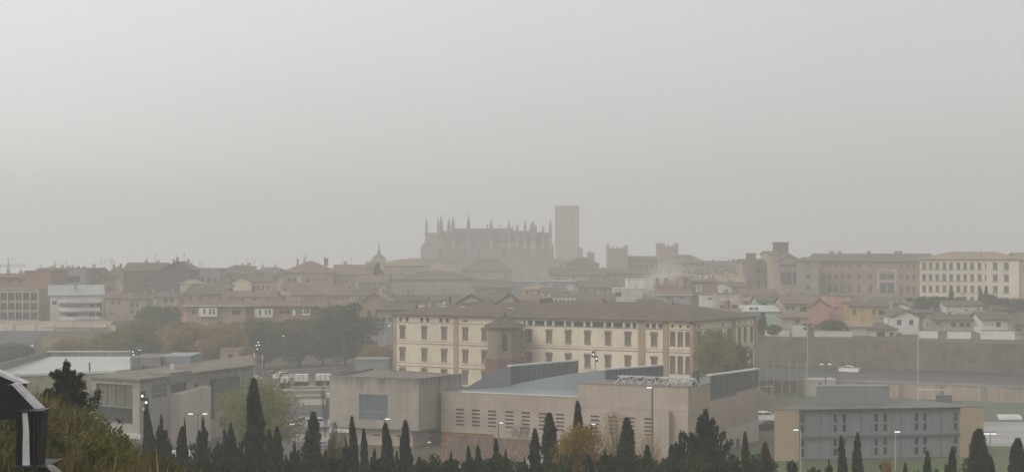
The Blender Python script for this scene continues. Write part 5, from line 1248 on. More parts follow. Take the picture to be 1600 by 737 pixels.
 ('garage_house', 'low white garage with a hipped tile roof and a dark double door', 1362, 1400, 352, 515, 'hip', 504, 7, 'white', 'tile', [((1376.5,), 518, 528, 2.0, 'dark'), ((1393,), 519, 529, 1.0, 'plain')], dict(ch=0)),
 ('garage_house', 'low white house with an ochre roof behind the long white garden wall', 1326, 1366, 354, 511, 'shed', 503, 6, 'white', 'tile_ochre', [((1357,), 514, 517, .7, 'plain')], dict(ch=0)),
 ('white_house', 'two-storey white house with a gable and two tall windows', 1396, 1436, 356, 495, 'gablef', 484, 9, 'bwhite', 'tile', [((1405, 1424), 499, 508, 1.0, 'plain'), ((1405,), 520, 523, 1, 'plain')], dict(ch=0)),
 ('grey_house', 'pale grey side house behind the two-storey white house', 1424, 1456, 372, 489, 'gable', 484, 10, 'greywall', 'tile', [((1446,), 497, 503, 1, 'plain')], dict(ch=1)),
 ('grey_house', 'small house with a brown roof left of the two-storey white house', 1393, 1425, 378, 488, 'hip', 480, 8, 'beige', 'tile', [((1400, 1412), 490, 494, 1, 'plain')], dict(ch=1)),
 ('white_house', 'white house with an upper floor and two dark windows below the pale yellow building', 1478, 1536, 388, 478, 'gable', 471, 9, 'bwhite', 'tile_grey', [((1511, 1526), 483, 490, 1.1, 'dark'), ((1488,), 484, 489, 2.6, 'pale')], dict(ch=0)),
 ('row_house', 'pale row house with three upper windows behind the white garden walls', 1457, 1534, 362, 500, 'gable', 492, 9, 'beige', 'tile', [((1490, 1503, 1513), 504, 511, 1.2, 'dark'), ((1466,), 503, 508, 1, 'plain')], dict(ch=1)),
 ('row_house', 'white row house with a wide grey opening at the right', 1534, 1580, 356, 500, 'gable', 488, 9, 'bwhite', 'tile', [((1546,), 505, 511, 2.4, 'pale'), ((1560,), 503, 511, 1.2, 'dark')], dict(ch=1)),
 ('row_house', 'tile-roofed row house cut by the right edge', 1584, 1640, 352, 508, 'gable', 497, 9, 'greywall', 'tile_grey', [((1592, 1606), 512, 518, 1.2, 'dark')], dict(ch=1)),
 ('roof_house', 'brown roofed house behind the white upper-floor house at the right edge', 1550, 1650, 400, 484, 'gable', 473, 10, 'beige', 'tile', [], dict(ch=1)),
]
HO = {}
for h in HS:
    k = dict(h[12]); k.setdefault('group', None)
    HO[h[1]] = house(h[0], h[1], h[2], h[3], h[4], h[5], h[6], h[7], h[8], h[9], h[10], rows=h[11], **k)
# special parts
def extras():
    # curved balconies of the white modern house
    t, f, r = HO['white modern house with curved balconies and a pale sheet roof']
    for y in (473, 486.5, 500):
        m = MB(); z = f.z(120, y); u0, u1 = f.u(92), f.u(156); n = 12; out = [f.p2(u0 + (u1 - u0) * k / n, 1.3 + 1.0 * sin(pi * min(1, k / n * 1.3))) for k in range(n + 1)]
        m.prism(out + [f.p2(u1, 0), f.p2(u0, 0)], z - .2, z + .15, 0); b = m.build('balcony', 'greywall', t)
        if y > 480 or 1:
            m = MB(); 
            for a, c in zip(out, out[1:]): fc = Fac(a, c); m.box(fc.pt(fc.L / 2, z + .65, -.1), (fc.L, .06, 1.0), fc.ang)
            m.build('balustrade', 'bwhite', b)
    # grid of posts on the beige block
    t, f, r = HO['beige block with a gridded glass front at the left edge, above the pink wall']
    for px in (0, 12, 24, 35.5, 47):
        m = MB(); m.box(f.pt(f.u(px), f.z(px, 476), .15), (.35, .3, f.z(px, 456) - f.z(px, 501)), f.ang); m.build('facade_post', 'beige', t)
    # white glazed balconies of the brick flats
    for key, cs in (('brick flats with a wide shallow roof and white glazed balconies, left part', ((326, 28, 480.5, 494),)), ('brick flats with a wide shallow roof and white glazed balconies, right part', ((413, 28, 482, 495), (479, 12, 483, 492), (460, 4, 484, 492)))):
        t, f, r = HO[key]
        for c, w, y0, y1 in cs:
            u0, u1 = f.u(c - w / 2), f.u(c + w / 2); z1, z0 = f.z(c, y0), f.z(c, y1); m = MB()
            m.prism([f.p2(u0, .9), f.p2(u1, .9), f.p2(u1, 0), f.p2(u0, 0)], z0, z1); b = m.build('glazed_balcony', 'bwhite', t); m = MB()
            for k in (.3, .62, .82): 
                if w > 10: m.box(f.pt(u0 + (u1 - u0) * k, (z0 + z1) / 2 + .2, .92), (.45, .06, (z1 - z0) * .62), f.ang)
            if m.v: m.build('balcony_pane', 'glass', b)
            if w > 10:
                m = MB()
                for q in range(1, 3): m.prism([f.p2(u0 + .3, .7), f.p2(u1 - .3, .7), f.p2(u1 - .3, 0), f.p2(u0 + .3, 0)], z0 - 2.9 * q, z0 - 2.9 * q + 1.0)
                m.build('balcony', 'beige', t)
    # turret and dome details
    t, f, r = HO['hip-roofed stone house with a small turret right of the cathedral tower']
    x, y = X(923, 648), 648; m = MB(); m.box((x, y, Z(402, 648)), (3, 3, 4)); m.tube((x, y, Z(398, 648)), (x, y, Z(393, 648)), 2.0, .2, 6); m.build('turret', 'stone_pale', r)
    t, f, r = HO['pale stone building with a shallow domed roof left of the cathedral']
    m = MB(); cx, cy = X(634, 630), 630
    m.ball((cx, cy, Z(411, 620) - 1.2), (8.6, 8, 2.9), 16, 8); m.build('dome', 'tile_ochre', r, smooth=True)
    t, f, r = HO['reddish brown roofed house right of the smoking chimney']
    for px in (1029, 1043, 1072):
        x = X(px, 452); m = MB(); m.box((x, 456, Z(447, 456)), (1.0, 1.0, 5)); m.build('tall_chimney', 'brick', r)
extras()
# more roofs that fill the gaps between the named ones
FILL = [
 (0, 60, 560, 437, 430, 'fog-greyed low roof at the far left behind the brick blocks'),
 (60, 130, 600, 426, 419, 'far roof just above the pale grey block at the left'),
 (270, 345, 620, 424, 419, 'far flat roof right of the slate gable on the horizon'),
 (395, 445, 640, 425, 418, 'far roof in the dip of the skyline left of the peaked roof'),
 (560, 605, 520, 442, 431, 'brown roof below the church lantern'),
 (545, 612, 440, 462, 450, 'plain brown house left of the blank stone range'),
 (660, 760, 440, 470, 461, 'low stone roof behind the ridge gables of the yellow building'),
 (805, 870, 440, 470, 461, 'brown roof behind the roof terrace of the yellow building'),
 (865, 960, 430, 470, 459, 'low ochre roof right behind the yellow building ridge'),
 (1000, 1035, 430, 470, 464, 'small pink roof under the smoking chimney'),
 (1160, 1216, 440, 461, 452, 'brown roof between the grey balcony house and the seminary'),
 (1232, 1300, 430, 470, 460, 'low tree-shaded roof under the seminary pediment'),
 (1320, 1440, 430, 474, 466, 'long low roof above the orange-yellow house'),
 (1440, 1480, 400, 490, 482, 'small brown roof left of the white upper-floor house'),
 (640, 720, 760, 412, 404, 'faint range at the foot of the cathedral apse'),
 (1090, 1170, 720, 413, 408, 'faint low range between the palace and the seminary'),
 (440, 560, 420, 478, 470, 'reddish roof between the two brown blocks behind the brick flats'),
]
FILL2 = [
 (100, 128, 490, 447, 440, 'cream', 'small cream house showing above the white modern house roof ridge'),
 (134, 160, 462, 455, 449, 'pink', 'small pink house between the ochre gable and the white modern house'),
 (298, 322, 480, 444, 437, 'beige', 'small beige house under the dull grey block right of the slate gable'),
 (322, 346, 474, 449, 441, 'cream', 'cream house left of the yellow gable, lower than the grey block'),
 (344, 366, 515, 439, 431, 'ochre', 'ochre house touching the left side of the yellow gable'),
 (282, 300, 440, 478, 470, 'pink', 'narrow pink house at the left end of the brick flats'),
 (424, 450, 455, 462, 454, 'cream', 'cream house corner between the long beige roof and the brown block with lit windows'),
 (556, 584, 470, 456, 447, 'beige', 'beige house right of the brown block with small lit windows'),
 (575, 602, 600, 430, 422, 'greywall', 'grey house below the church lantern beside the dark cypress'),
 (700, 730, 420, 474, 467, 'cream', 'cream wall peeping over the ridge of the yellow building, left of its second gable'),
 (815, 850, 480, 452, 445, 'pink', 'pinkish house in front of the left end of the white-edged block'),
 (846, 884, 460, 457, 450, 'cream', 'cream house in front of the middle of the white-edged block'),
 (900, 925, 455, 462, 455, 'white', 'whitish house left of the low two-bay white house'),
 (926, 958, 560, 441, 433, 'cream', 'cream house in the fog below the left battlemented tower'),
 (1052, 1082, 560, 432, 425, 'ochre', 'ochre house under the hipped roof of the palace'),
 (1086, 1112, 590, 428, 420, 'cream', 'cream house right below the hipped palace roof'),
 (1122, 1146, 600, 427, 420, 'ochre', 'pale ochre house in the fog left of the small seminary tower'),
 (1144, 1166, 480, 449, 441, 'white', 'whitish gabled house just left of the seminary wing foot'),
 (1160, 1184, 420, 470, 463, 'beige', 'beige house behind the lower mint green annex'),
 (1300, 1326, 410, 470, 463, 'cream', 'cream house behind the tall flat-topped salmon house'),
 (1394, 1422, 400, 480, 472, 'cream', 'cream house above the brown-roofed small house near the two-storey white one'),
 (1452, 1480, 372, 496, 488, 'white', 'whitish house left of the pale row house'),
 (1540, 1566, 372, 492, 484, 'cream', 'cream house behind the white row house with the wide opening'),
 (1566, 1600, 362, 500, 492, 'pink', 'pinkish house squeezed between the two row houses at the right edge'),
]
for i, (a, b, d, e, r, wm, lab) in enumerate(FILL2):
    house('town_house', lab, a, b, d, e, ('gablef', 'gable', 'hip', 'gable')[i % 4], r, 9 + i % 3, {'cream': 'paleyellow'}.get(wm, wm), ['tile', 'tile_red', 'tile_grey', 'tile_ochre'][(i * 3 + 1) % 4], d1=d + ((i * 7) % 5 - 2) * 1.2,
          rows=[(2 + i % 2, e + 2.5, e + 2.5 + 1.5 * F / d, .9, ('plain', 'dark', 'shutter')[i % 3])] + ([(2, e + 11, e + 11 + 1.3 * F / d, .9, 'plain')] if i % 2 else []), ch=1 + i % 2, group=None)
for i, (a, b, d, e, r, lab) in enumerate(FILL):
    house('town_house', lab, a, b, d, e, ('gable', 'hip')[i % 2], r, 12, ['beige', 'ochre', 'brick2', 'stone_pale', 'greywall'][i % 5], ['tile', 'tile_red', 'tile_grey'][i % 3],
          rows=[(max(2, int((b - a) * d / F / 5)), e + 3, e + 3 + 1.4 * F / d, 1.0, 'plain')], ch=2, group=None)
# ------------------------------------------------------------------ walls
def long_wall(name, label, cat, pts, ztop, zbot, th, mat, cap='whitecap', pier=None, caph=.15, group=None):
    """free-standing wall along 2D points; ztop / zbot per point"""
    t = thing(name, label, cat, (pts[0][0], pts[0][1], min(zbot)), group)
    for i in range(len(pts) - 1):
        f = Fac(pts[i], pts[i + 1]); m = MB(); q = [f.p2(0), f.p2(f.L), f.p2(f.L, -th), f.p2(0, -th)]
        m.prism(q, [zbot[i], zbot[i + 1], zbot[i + 1], zbot[i]], [ztop[i], ztop[i + 1], ztop[i + 1], ztop[i]]); m.build('wall_panel', mat, t)
        if cap:
            m = MB(); q = [f.p2(0, .1), f.p2(f.L, .1), f.p2(f.L, -th - .1), f.p2(0, -th - .1)]
            m.prism(q, [ztop[i], ztop[i + 1], ztop[i + 1], ztop[i]], [ztop[i] + caph, ztop[i + 1] + caph, ztop[i + 1] + caph, ztop[i] + caph]); m.build('coping', cap, t)
        if pier:
            n = int(f.L / pier[0])
            for k in range(n + 1):
                u = f.L * k / max(1, n); m = MB(); a = u / f.L; zt = ztop[i] * (1 - a) + ztop[i + 1] * a; zb = zbot[i] * (1 - a) + zbot[i + 1] * a
                q = [f.p2(max(0, u - pier[1] / 2), pier[2]), f.p2(min(f.L, u + pier[1] / 2), pier[2]), f.p2(min(f.L, u + pier[1] / 2), .0), f.p2(max(0, u - pier[1] / 2), 0)]
                m.prism(q, zb, zt + pier[3]); m.build('pier', pier[4], t)
    return t
def wp(x, r): return (x, y_of(x, r))
# lower retaining wall of the road and the old town wall above it
long_wall('retaining_wall', 'stained pinkish retaining wall with dark pilasters along the far side of the sports field', 'wall', [wp(57, 310.35), wp(75, 310.35), wp(96, 310.35), wp(125, 310.35)],
          [.75] * 4, [-2.6] * 4, .5, 'wallpink', 'concrete_dark', (6.5, .9, .12, -.1, 'wallpier'), .2)
long_wall('parapet_wall', 'low grey parapet along the road above the pinkish retaining wall', 'wall', [wp(54, 312), wp(90, 312), wp(126, 312)], [1.35] * 3, [.4] * 3, .25, 'greywall', 'concrete_dark', None, .1)
tw = [(46.8, 357), wp(57, 353.3), wp(80, 353.3), wp(109, 353.3), wp(130, 353.3)]
long_wall('town_wall', 'tall brown old town wall rising from the road to the white garden walls', 'wall', tw, [7.3, 7.2, 7.0, 6.75, 6.5], [-.5] * 5, 1.0, 'wallbrown', None)
long_wall('kerb_wall', 'low brown kerb wall at the foot of the tall brown town wall', 'wall', [wp(57, 351.6), wp(90, 351.6), wp(128, 351.6)], [1.0] * 3, [.3] * 3, .3, 'wallbrown', 'wallpier', None, .08)
for a, b, d, y0, y1, mat, lab in [
    (1195, 1231, 356, 514.5, 530, 'bwhite', 'short white garden wall right of the yellow building, on the old town wall'),
    (1237, 1258, 355, 507, 530, 'white', 'tall narrow white wall between the short garden wall and the antenna mast'),
    (1272, 1328, 354, 516, 531, 'white', 'long off-white garden wall below the salmon houses'),
    (1436, 1463, 346, 516, 530, 'bwhite', 'white garden wall right of the two-storey white house'),
    (1480, 1514, 344, 517, 533, 'bwhite', 'white garden wall with a small vent, second from the right'),
    (1532, 1581, 341, 516, 537, 'bwhite', 'wide white garden wall nearest the right edge'),
    (1584, 1640, 339, 521, 540, 'greywall', 'grey garden wall cut by the right edge')]:
    x0, x1 = X(a, d), X(b, d); long_wall('garden_wall', lab, 'wall', [(x0, d), (x1, d - (x1 - x0) * .3)], [Z(y0, d)] * 2, [5.5, 5.5], .3, mat, 'tile_red', None, .12, 'garden walls above the old town wall')
# the long pink wall at the left
d = 418.0
pts = [(X(-60, 420), 420.0), (X(20, d), d), (X(55, d), d), (X(84, d), d), (X(114, d), d), (X(140, d), d), (X(166, d), d), (X(180, d), d)]
long_wall('pink_wall', 'long pink wall with a tile-coloured top band and small piers below the left houses', 'wall', pts, [Z(508, d)] * 8, [4.0] * 8, .5, 'white', None, (30, .9, .25, .5, 'beige'))
t = thing('tiled_canopy', 'long pinkish tiled roof strip running along the top of the pink wall', 'roof', (X(0, d), d, Z(512, d)))
m = MB(); q = Fac((X(-60, 420), 420.0), (X(170, d), d)); m.prism([q.p2(0, .9), q.p2(q.L, .9), q.p2(q.L, -4), q.p2(0, -4)], [Z(512, d)] * 2 + [Z(503.5, d)] * 2, [Z(512, d) + .2] * 2 + [Z(503.5, d) + .2] * 2); m.build('roof_slab', 'tile_pink', t)
# small white building with a flat roof behind the office block
house('pitch_hut', 'low white flat-roofed hut between the retaining wall and the office roof block', 1264, 1306, 300, 594, 'flat', 0, 4, 'white', 'membrane', rows=[((1281,), 598, 600, .6, 'dark')], ch=0, zb=-2, side=False, cat='hut')
# walls around the car park, left
for a, b, d, y0, y1, lab in [(458, 513, 293, 604, 611, 'low pale wall under the white lorry trailers'), (575, 615, 335, 566, 572, 'low grey wall at the left foot of the yellow building')]:
    x0, x1 = X(a, d), X(b, d); long_wall('low_wall', lab, 'wall', [(x0, d), (x1, d + 1.5)], [Z(y0, d)] * 2, [-.2] * 2, .3, 'concrete_grey', 'whitecap', None, .08)
long_wall('street_wall', 'long low wall carrying the street on its right-hand side', 'wall', [(-80, 293.5), (-50, 317.5), (-27, 336.5)], [.9] * 3, [-.2] * 3, .3, 'greywall', 'concrete_grey')
house('grey_shed', 'grey metal shed at the left foot of the yellow building', 555, 606, 318, 562, 'flat', 0, 6, 'bluepanel', 'metalroof', rows=[], ch=0, zb=0, side=False, cat='shed')
house('dark_hut', 'dark box-shaped hut by the street left of the white lorry trailers', 414, 437, 252, 573, 'flat', 0, 4, 'darkgreenbox', 'slate', rows=[], ch=0, zb=0, side=False, cat='hut') if 0 else None

# ------------------------------------------------------------------ lamps, masts and signals
def lamp_mesh(h, arm, heads, r=.06, hs=1.0, mat='pole'):
    p = MB(); p.tube((0, 0, -.3), (0, 0, h), r * 1.3, r * .8, 7)
    for s in heads: p.tube((0, 0, h - .25), (s * arm, 0, h), r * .7, r * .6, 5)
    hd = MB(); gl = MB()
    for s in heads: hd.box((s * (arm + .2 * hs), 0, h + .05), (.62 * hs, .28 * hs, .1)); gl.box((s * (arm + .2 * hs), -.0, h - .05 * hs), (.5 * hs, .24 * hs, .11 * hs))
    return p.mesh('lamp_post', mat), hd.mesh('lamp_head', 'pole'), gl.mesh('lamp_glass', 'lamp')
def lamp(px, d, yt, lab, heads=(1,), arm=.6, hs=1.0, mat='pole', r=.06, zb=None):
    x = X(px, d); zb = terr(x, d) if zb is None else zb; h = Z(yt, d) - zb; t = thing('street_lamp', lab, 'street lamp', (x, d, zb), 'street lamps')
    a, b, c = lamp_mesh(h, arm, heads, r, hs, mat); place(a, 'lamp_post', t); q = place(b, 'lamp_head', t); place(c, 'lamp_glass', q); return t
lamp(309, 172, 645, 'double-armed street lamp over the parked white van', (-1, 1), .6, 1.0)
lamp(601, 176, 653, 'short street lamp in front of the square window of the concrete block', (1,), .1, 1.0)
lamp(779, 170, 659, 'street lamp behind the tiled shed, before the louvred wall', (1,), .1, .9)
lamp(922, 172, 661, 'street lamp in the yellow tree in front of the louvres', (1,), .2, .9)
lamp(1019, 186, 604, 'tall street lamp post rising against the right end of the louvred wall', (-1,), .1, 1.2, 'pole', .13)
lamp(1087, 172, 665, 'street lamp above the large open conifer', (1,), .2, .9)
lamp(1251, 182, 670, 'street lamp in front of the left sandy end wall of the office block', (-1,), .35, 1.1, 'palepole')
lamp(1399, 184, 673, 'street lamp before the middle of the office block', (1,), .0, 1.2, 'palepole')
lamp(1547, 186, 676, 'double-armed street lamp right of the office block by the wet car park', (-1, 1), .15, 1.2)
lamp(461, 190, 661, 'street lamp left of the broad cypress, over the parked cars', (-1,), .1, 1.1)
lamp(441.5, 325, 524, 'slender street lamp left of the largest street tree', (1,), .0, .9)
lamp(537, 345, 514.5, 'street lamp in front of the largest dark street tree', (1,), .0, .9)
lamp(607, 318, 508, 'street lamp at the left corner of the yellow building', (1,), .0, .9)
lamp(613, 310, 491, 'lamp fixed beside the top left corner of the yellow building', (1,), .0, 1.0)
lamp(47, 300, 539, 'street lamp left of the pale flat roof', (1,), .2, 1.0)
lamp(221, 290, 546, 'street lamp behind the concrete roof block, right of the signal pole', (-1,), .2, .8)
lamp(248, 262, 552, 'small lamp directly above the concrete roof block', (-1,), .2, .8)
lamp(668, 196, 690, 'short garden lamp at the left end of the tiled shed', (1,), .1, .6)
lamp(1290, 290, 568, 'lamp mast with a cluster of bright heads above the office roof block', (-1, 1), .5, 1.1, 'pole', .14, -2)
def signals(px, d, y0, yb, label, dots, zb=None):
    x = X(px, d); zb = terr(x, d); t = thing('traffic_signal', label, 'traffic light', (x, d, zb)); s = d / F
    m = MB(); m.tube((x, d, zb - .2), (x, d, Z(y0, d)), .09, .06, 7); m.build('pole', 'pole', t)
    for dx, y in dots:
        m = MB(); m.box((x + dx * s, d, Z(y, d)), (.45, .35, 1.0)); b = m.build('signal_box', 'blackframe', t); m = MB()
        m.ball((x + dx * s, d - .2, Z(y, d)), (.14, .1, .14), 8, 5); m.build('signal_lens', 'lamp', b)
signals(227, 165, 608, 640, 'traffic light pole with bright lenses in front of the concrete building', ((-4, 618), (2, 628)))
m = MB(); x = X(228, 165); m.box((x, 164.8, Z(638.5, 165)), (.6, .05, .25)); one(m, 'road_sign', 'lit_sign' if 0 else 'bwhite', 'small white road sign plate below the bright lenses', 'sign')
signals(402, 318, 524, 565, 'tall traffic light pole with several bright lenses under the green street tree', ((2, 534), (-1, 539), (3, 538.5), (0, 545)))
signals(205, 285, 538, 565, 'thin signal pole standing right behind the end of the pale flat roof', ((3, 549), (4, 554)))
signals(930, 262, 547, 570, 'thin signal pole before the ground floor windows of the yellow building', ((-3, 553), (2, 560)))
for px, y0, y1, w, lab in ((397, 551, 558, 2, 'pale upright banner post left of the tall traffic light pole'), (410, 554, 562, 2, 'pale upright banner right of the tall traffic light pole')):
    d = 316; m = MB(); m.box((X(px, d), d, (Z(y0, d) + Z(y1, d)) / 2), (.3, .1, Z(y0, d) - Z(y1, d))); m.tube((X(px, d), d, -.1), (X(px, d), d, Z(y1, d)), .05, n=5); one(m, 'street_banner', 'whitecap', lab, 'banner')
# tall net poles and masts by the field
for i, px in enumerate((1185, 1198, 1209, 1222, 1234, 1246, 1259)):
    d = 300; x = X(px, d); m = MB(); m.tube((x, d, -2.2), (x, d, Z(566 + i * .4, d)), .09, .07, 6); m.box((x, d, Z(566 + i * .4, d)), (.25, .25, .08))
    one(m, 'net_pole', 'palepole', ['net pole nearest the yellow building', 'second net pole from the yellow building', 'third net pole from the yellow building', 'middle pale net pole of the row', 'fifth net pole from the yellow building', 'sixth net pole, next to the thick floodlight mast', 'last net pole of the row, at the floodlight mast'][i], 'pole', (x, d, -2), 'tall pale net poles beside the field')
for px, y0, d, lab in ((1262, 505, 296, 'tall thin floodlight mast with four lamp heads at the left end of the field'), (1434.5, 503, 285, 'tall thin pale mast standing before the brown town wall')):
    x = X(px, d); zt = Z(y0, d); t = thing('floodlight_mast', lab, 'mast', (x, d, -2)); m = MB(); m.tube((x, d, -2.2), (x, d, zt), .13, .08, 8); m.build('pole', 'palepole', t)
    if px < 1300:
        for k in range(4): m = MB(); m.box((x + (k % 2 - .5) * 1.0, d, zt - .2 - (k // 2) * .8), (.7, .35, .4)); m.build('floodlight', 'metaldark', t)
        m = MB(); m.box((x, d, zt - .5), (1.2, .1, .1)); m.build('crossbar', 'pole', t)
d = 340; x = X(1447, d); m = MB(); m.tube((x, 343, .3), (x, 343, 4.3), .08, .06, 6); m.box((x, 343, 4.3), (.5, .3, .12)); one(m, 'wall_lamp', 'palepole', 'short pale post in front of the brown town wall right of the mast', 'lamp')
# goals, scoreboard, dugout, benches
def goal(px0, px1, y0, y1, d, lab, dd=0):
    x0, x1 = X(px0, d), X(px1, d + dd); z0 = Z(y0, d); t = thing('goal', lab, 'goal', ((x0 + x1) / 2, d, -2), 'football goals'); r = .09
    m = MB(); m.tube((x0, d, -2.1), (x0, d, z0), r); m.tube((x1, d + dd, -2.1), (x1, d + dd, z0), r); m.tube((x0, d, z0), (x1, d + dd, z0), r); m.build('goal_frame', 'whitecap', t)
    m = MB()
    for a in (0, 1):
        xx, yy = (x0, d) if a == 0 else (x1, d + dd); m.tube((xx, yy, z0), (xx, yy + 1.6, -2), .04); 
    m.tube((x0, d + 1.6, -1.98), (x1, d + dd + 1.6, -1.98), .04); m.build('net_support', 'palepole', t)
goal(1434.5, 1477, 608, 622, 284, 'white football goal in front of the retaining wall', -1)
goal(1186, 1206, 604, 614, 292, 'small white goal by the concrete hall corner', 2)
d = 262; x0, x1 = X(1462.5, d), X(1487, d); t = thing('scoreboard', 'dark rectangular scoreboard on two posts above the office block roof', 'scoreboard', ((x0 + x1) / 2, d, -2))
m = MB(); m.box(((x0 + x1) / 2, d, (Z(617, d) + Z(632.5, d)) / 2), (x1 - x0, .3, Z(617, d) - Z(632.5, d))); m.build('panel', 'slate', t)
for xx in (x0 + .4, x1 - .4): m = MB(); m.tube((xx, d + .2, -2.2), (xx, d + .2, Z(631, d)), .1); m.build('post', 'pole', t)
d = 258; x0, x1 = X(1560, d), X(1597, d); z1, z0 = Z(648, d), Z(664, d); t = thing('dugout', 'curved transparent team shelter beside the field near the right edge', 'shelter', (x0, d, z0))
m = MB(); rows = []
for k in range(7):
    a = pi / 2 * k / 6; rows.append([(x0 + (x1 - x0) * j / 8, d + 1.2 - 1.2 * sin(a) * .6 + .0, z0 + (z1 - z0) * 1) if 0 else (x0 + (x1 - x0) * j / 8, d + 1.4 * cos(a), z0 + (z1 - z0) * (.25 + .75 * sin(a)) if k else z0) for j in range(9)])
m.grid([[(x0 + (x1 - x0) * j / 8, d + 1.5 - 1.5 * cos(pi / 2 * k / 6), z0 + (z1 - z0) * (.55 + .45 * sin(pi / 2 * k / 6))) for j in range(9)] for k in range(7)])
m.face([(x0, d, z0 + .5), (x1, d, z0 + .5), (x1, d, z0 + (z1 - z0) * .55), (x0, d, z0 + (z1 - z0) * .55)]); m.build('shelter_shell', 'glasspale2', t) if 'glasspale2' in mt else m.build('shelter_shell', 'whitecap', t)
m = MB()
for j in range(9): xx = x0 + (x1 - x0) * j / 8; m.tube((xx, d - .03, z0 - .6), (xx, d - .03, z0 + (z1 - z0) * .56), .04); 
m.tube((x0, d - .03, z0 + .5), (x1, d - .03, z0 + .5), .05); m.build('shelter_frame', 'palepole', t)
for j in range(6): m = MB(); m.box((x0 + (x1 - x0) * (j + .5) / 6, d + .8, z0 + .1), (.4, .4, .7)); m.build('seat', 'bluepanel', t)

# ------------------------------------------------------------------ vehicles
CARS = {}
def car_proto(kind, mat):
    if (kind, mat) in CARS: return CARS[(kind, mat)]
    L = {'car': 4.2, 'wagon': 4.6, 'van': 5.2}[kind]; W = 1.75; h = {'car': 1.45, 'wagon': 1.5, 'van': 2.1}[kind]
    prof = {'car': [(0, .3), (.02, .62), (.2, .72), (.27, .92 / 1.0), (.36, 1.0), (.64, 1.0), (.8, .7), (.97, .62), (1, .3)],
            'wagon': [(0, .3), (.0, .7), (.04, .95), (.1, 1.0), (.62, 1.0), (.76, .7), (.96, .6), (1, .3)],
            'van': [(0, .2), (0, .96), (.03, 1.0), (.72, 1.0), (.85, .62), (.97, .5), (1, .2)]}[kind]
    low = .18; b = MB(); n = len(prof)
    def P3(a, z, s): return ((a - .5) * L, s * W / 2 * (1 if z < .66 else .86), low + (h - low) * z)
    ps = [(a, min(z, .66 if kind != 'van' else .55)) for a, z in prof]
    def loft(pr, w0, m=0):
        l = [((a - .5) * L, -w0(z), low + (h - low) * z) for a, z in pr]; r = [(x, -y, z) for x, y, z in l]; k = len(l)
        b.face(l[::-1] if 0 else l, m); b.face(r[::-1], m)
        for i in range(k): j = (i + 1) % k; b.face([l[i], r[i], r[j], l[j]], m)
    belt = .62 if kind != 'van' else .55
    body = [(0, .0), (0, belt * .9), (.03, belt), (.97, belt * .95), (1, belt * .7), (1, 0)]
    loft(body, lambda z: W / 2)
    x0, x1, x2, x3 = {'car': (.1, .3, .62, .8), 'wagon': (.01, .08, .6, .78), 'van': (0, .01, .7, .86)}[kind]
    cab = [(x0, belt), (x1, .97), (x1 + .03, 1.0), (x2 - .03, 1.0), (x2, .97), (x3, belt)]
    loft(cab, lambda z: W / 2 - .02 if z < .7 else W / 2 - .14)
    body = b.mesh('body', mat); g = MB()
    def q(a, z, s, o=.012): yy = (W / 2 - .02) - (.12) * (z - belt) / (1 - belt); return ((a - .5) * L, s * (yy + o), low + (h - low) * z)
    zt = .93; zl = belt + .04
    for s in (-1, 1):
        a0, a1 = x0 + .05 + (x1 - x0) * .1, x1 + .01; b0, b1 = x3 - .04 - (x3 - x2) * .1, x2 - .01
        for u0, u1 in (((0.02, .47), (.51, .98)) if kind != 'van' else ((.74, .98),)):
            p = lambda t, z: q((a0 + (b0 - a0) * t) if z == zl else (a1 + (b1 - a1) * t), z, s); f_ = [p(u0, zl), p(u1, zl), p(u1, zt), p(u0, zt)]; g.face(f_ if s < 0 else f_[::-1])
    for a, c, sg in ((x2 + .008, x3 - .01, 1), (x1 - .008, x0 + .01, -1)):
        f_ = [((c - .5) * L + .02 * sg, -W * .4, low + (h - low) * zl), ((c - .5) * L + .02 * sg, W * .4, low + (h - low) * zl), ((a - .5) * L + .03 * sg, W * .36, low + (h - low) * zt), ((a - .5) * L + .03 * sg, -W * .36, low + (h - low) * zt)]
        g.face(f_ if sg > 0 else f_[::-1])
    win = g.mesh('windows', 'glass'); w = MB(); w.tube((0, -.1, 0), (0, .1, 0), .32, n=14); wheel = w.mesh('wheel', 'rubber'); r = MB(); r.tube((0, -.11, 0), (0, .11, 0), .19, n=10); rim = r.mesh('rim', 'silver_paint')
    hl = MB(); hl.box((0, 0, 0), (.08, .36, .16)); hl = hl.mesh('headlight', 'framewhite'); tl = MB(); tl.box((0, 0, 0), (.06, .3, .2)); tl = tl.mesh('tail_light', 'red_paint')
    CARS[(kind, mat)] = (body, win, wheel, rim, hl, tl, L, W, h, belt); return CARS[(kind, mat)]
def car(kind, mat, px, d, rz, lab, name='parked_car', z=None, small=False):
    x = X(px, d); z = terr(x, d) if z is None else z; t = thing(name, lab, 'van' if kind == 'van' else 'car', (x, d, z), 'cars and vans', rz); b, w, wh, rim, hl, tl, L, W, h, belt = car_proto(kind, mat)
    place(b, 'body', t); place(w, 'windows', t)
    for sx in (-.32, .32):
        for sy in (-1, 1): q = place(wh, 'wheel', t, (sx * L, sy * (W / 2 - .12), .32)); place(rim, 'rim', q)
    for sy in (-1, 1): place(hl, 'headlight', t, (L / 2, sy * .6, .18 + (h - .18) * belt * .72)); place(tl, 'tail_light', t, (-L / 2, sy * .65, .18 + (h - .18) * belt * .78))
    return t
car('car', 'white_paint', 1327, 328, radians(-25), 'white car driving on the road below the tall brown town wall', 'car', z=.52)
car('van', 'white_paint', 297, 186, radians(8), 'white van parked behind the cypresses, below the double-armed lamp')
car('car', 'silver_paint', 345, 192, radians(80), 'silver car half hidden by the pale green tree')
car('car', 'grey_paint', 336, 180, radians(70), 'grey car nearest the pale green tree at its left')
car('car', 'silver_paint', 463, 222, radians(20), 'silver car left of the broad cypress in the car park')
car('car', 'white_paint', 450, 226, radians(20), 'white car behind the silver one in the car park')
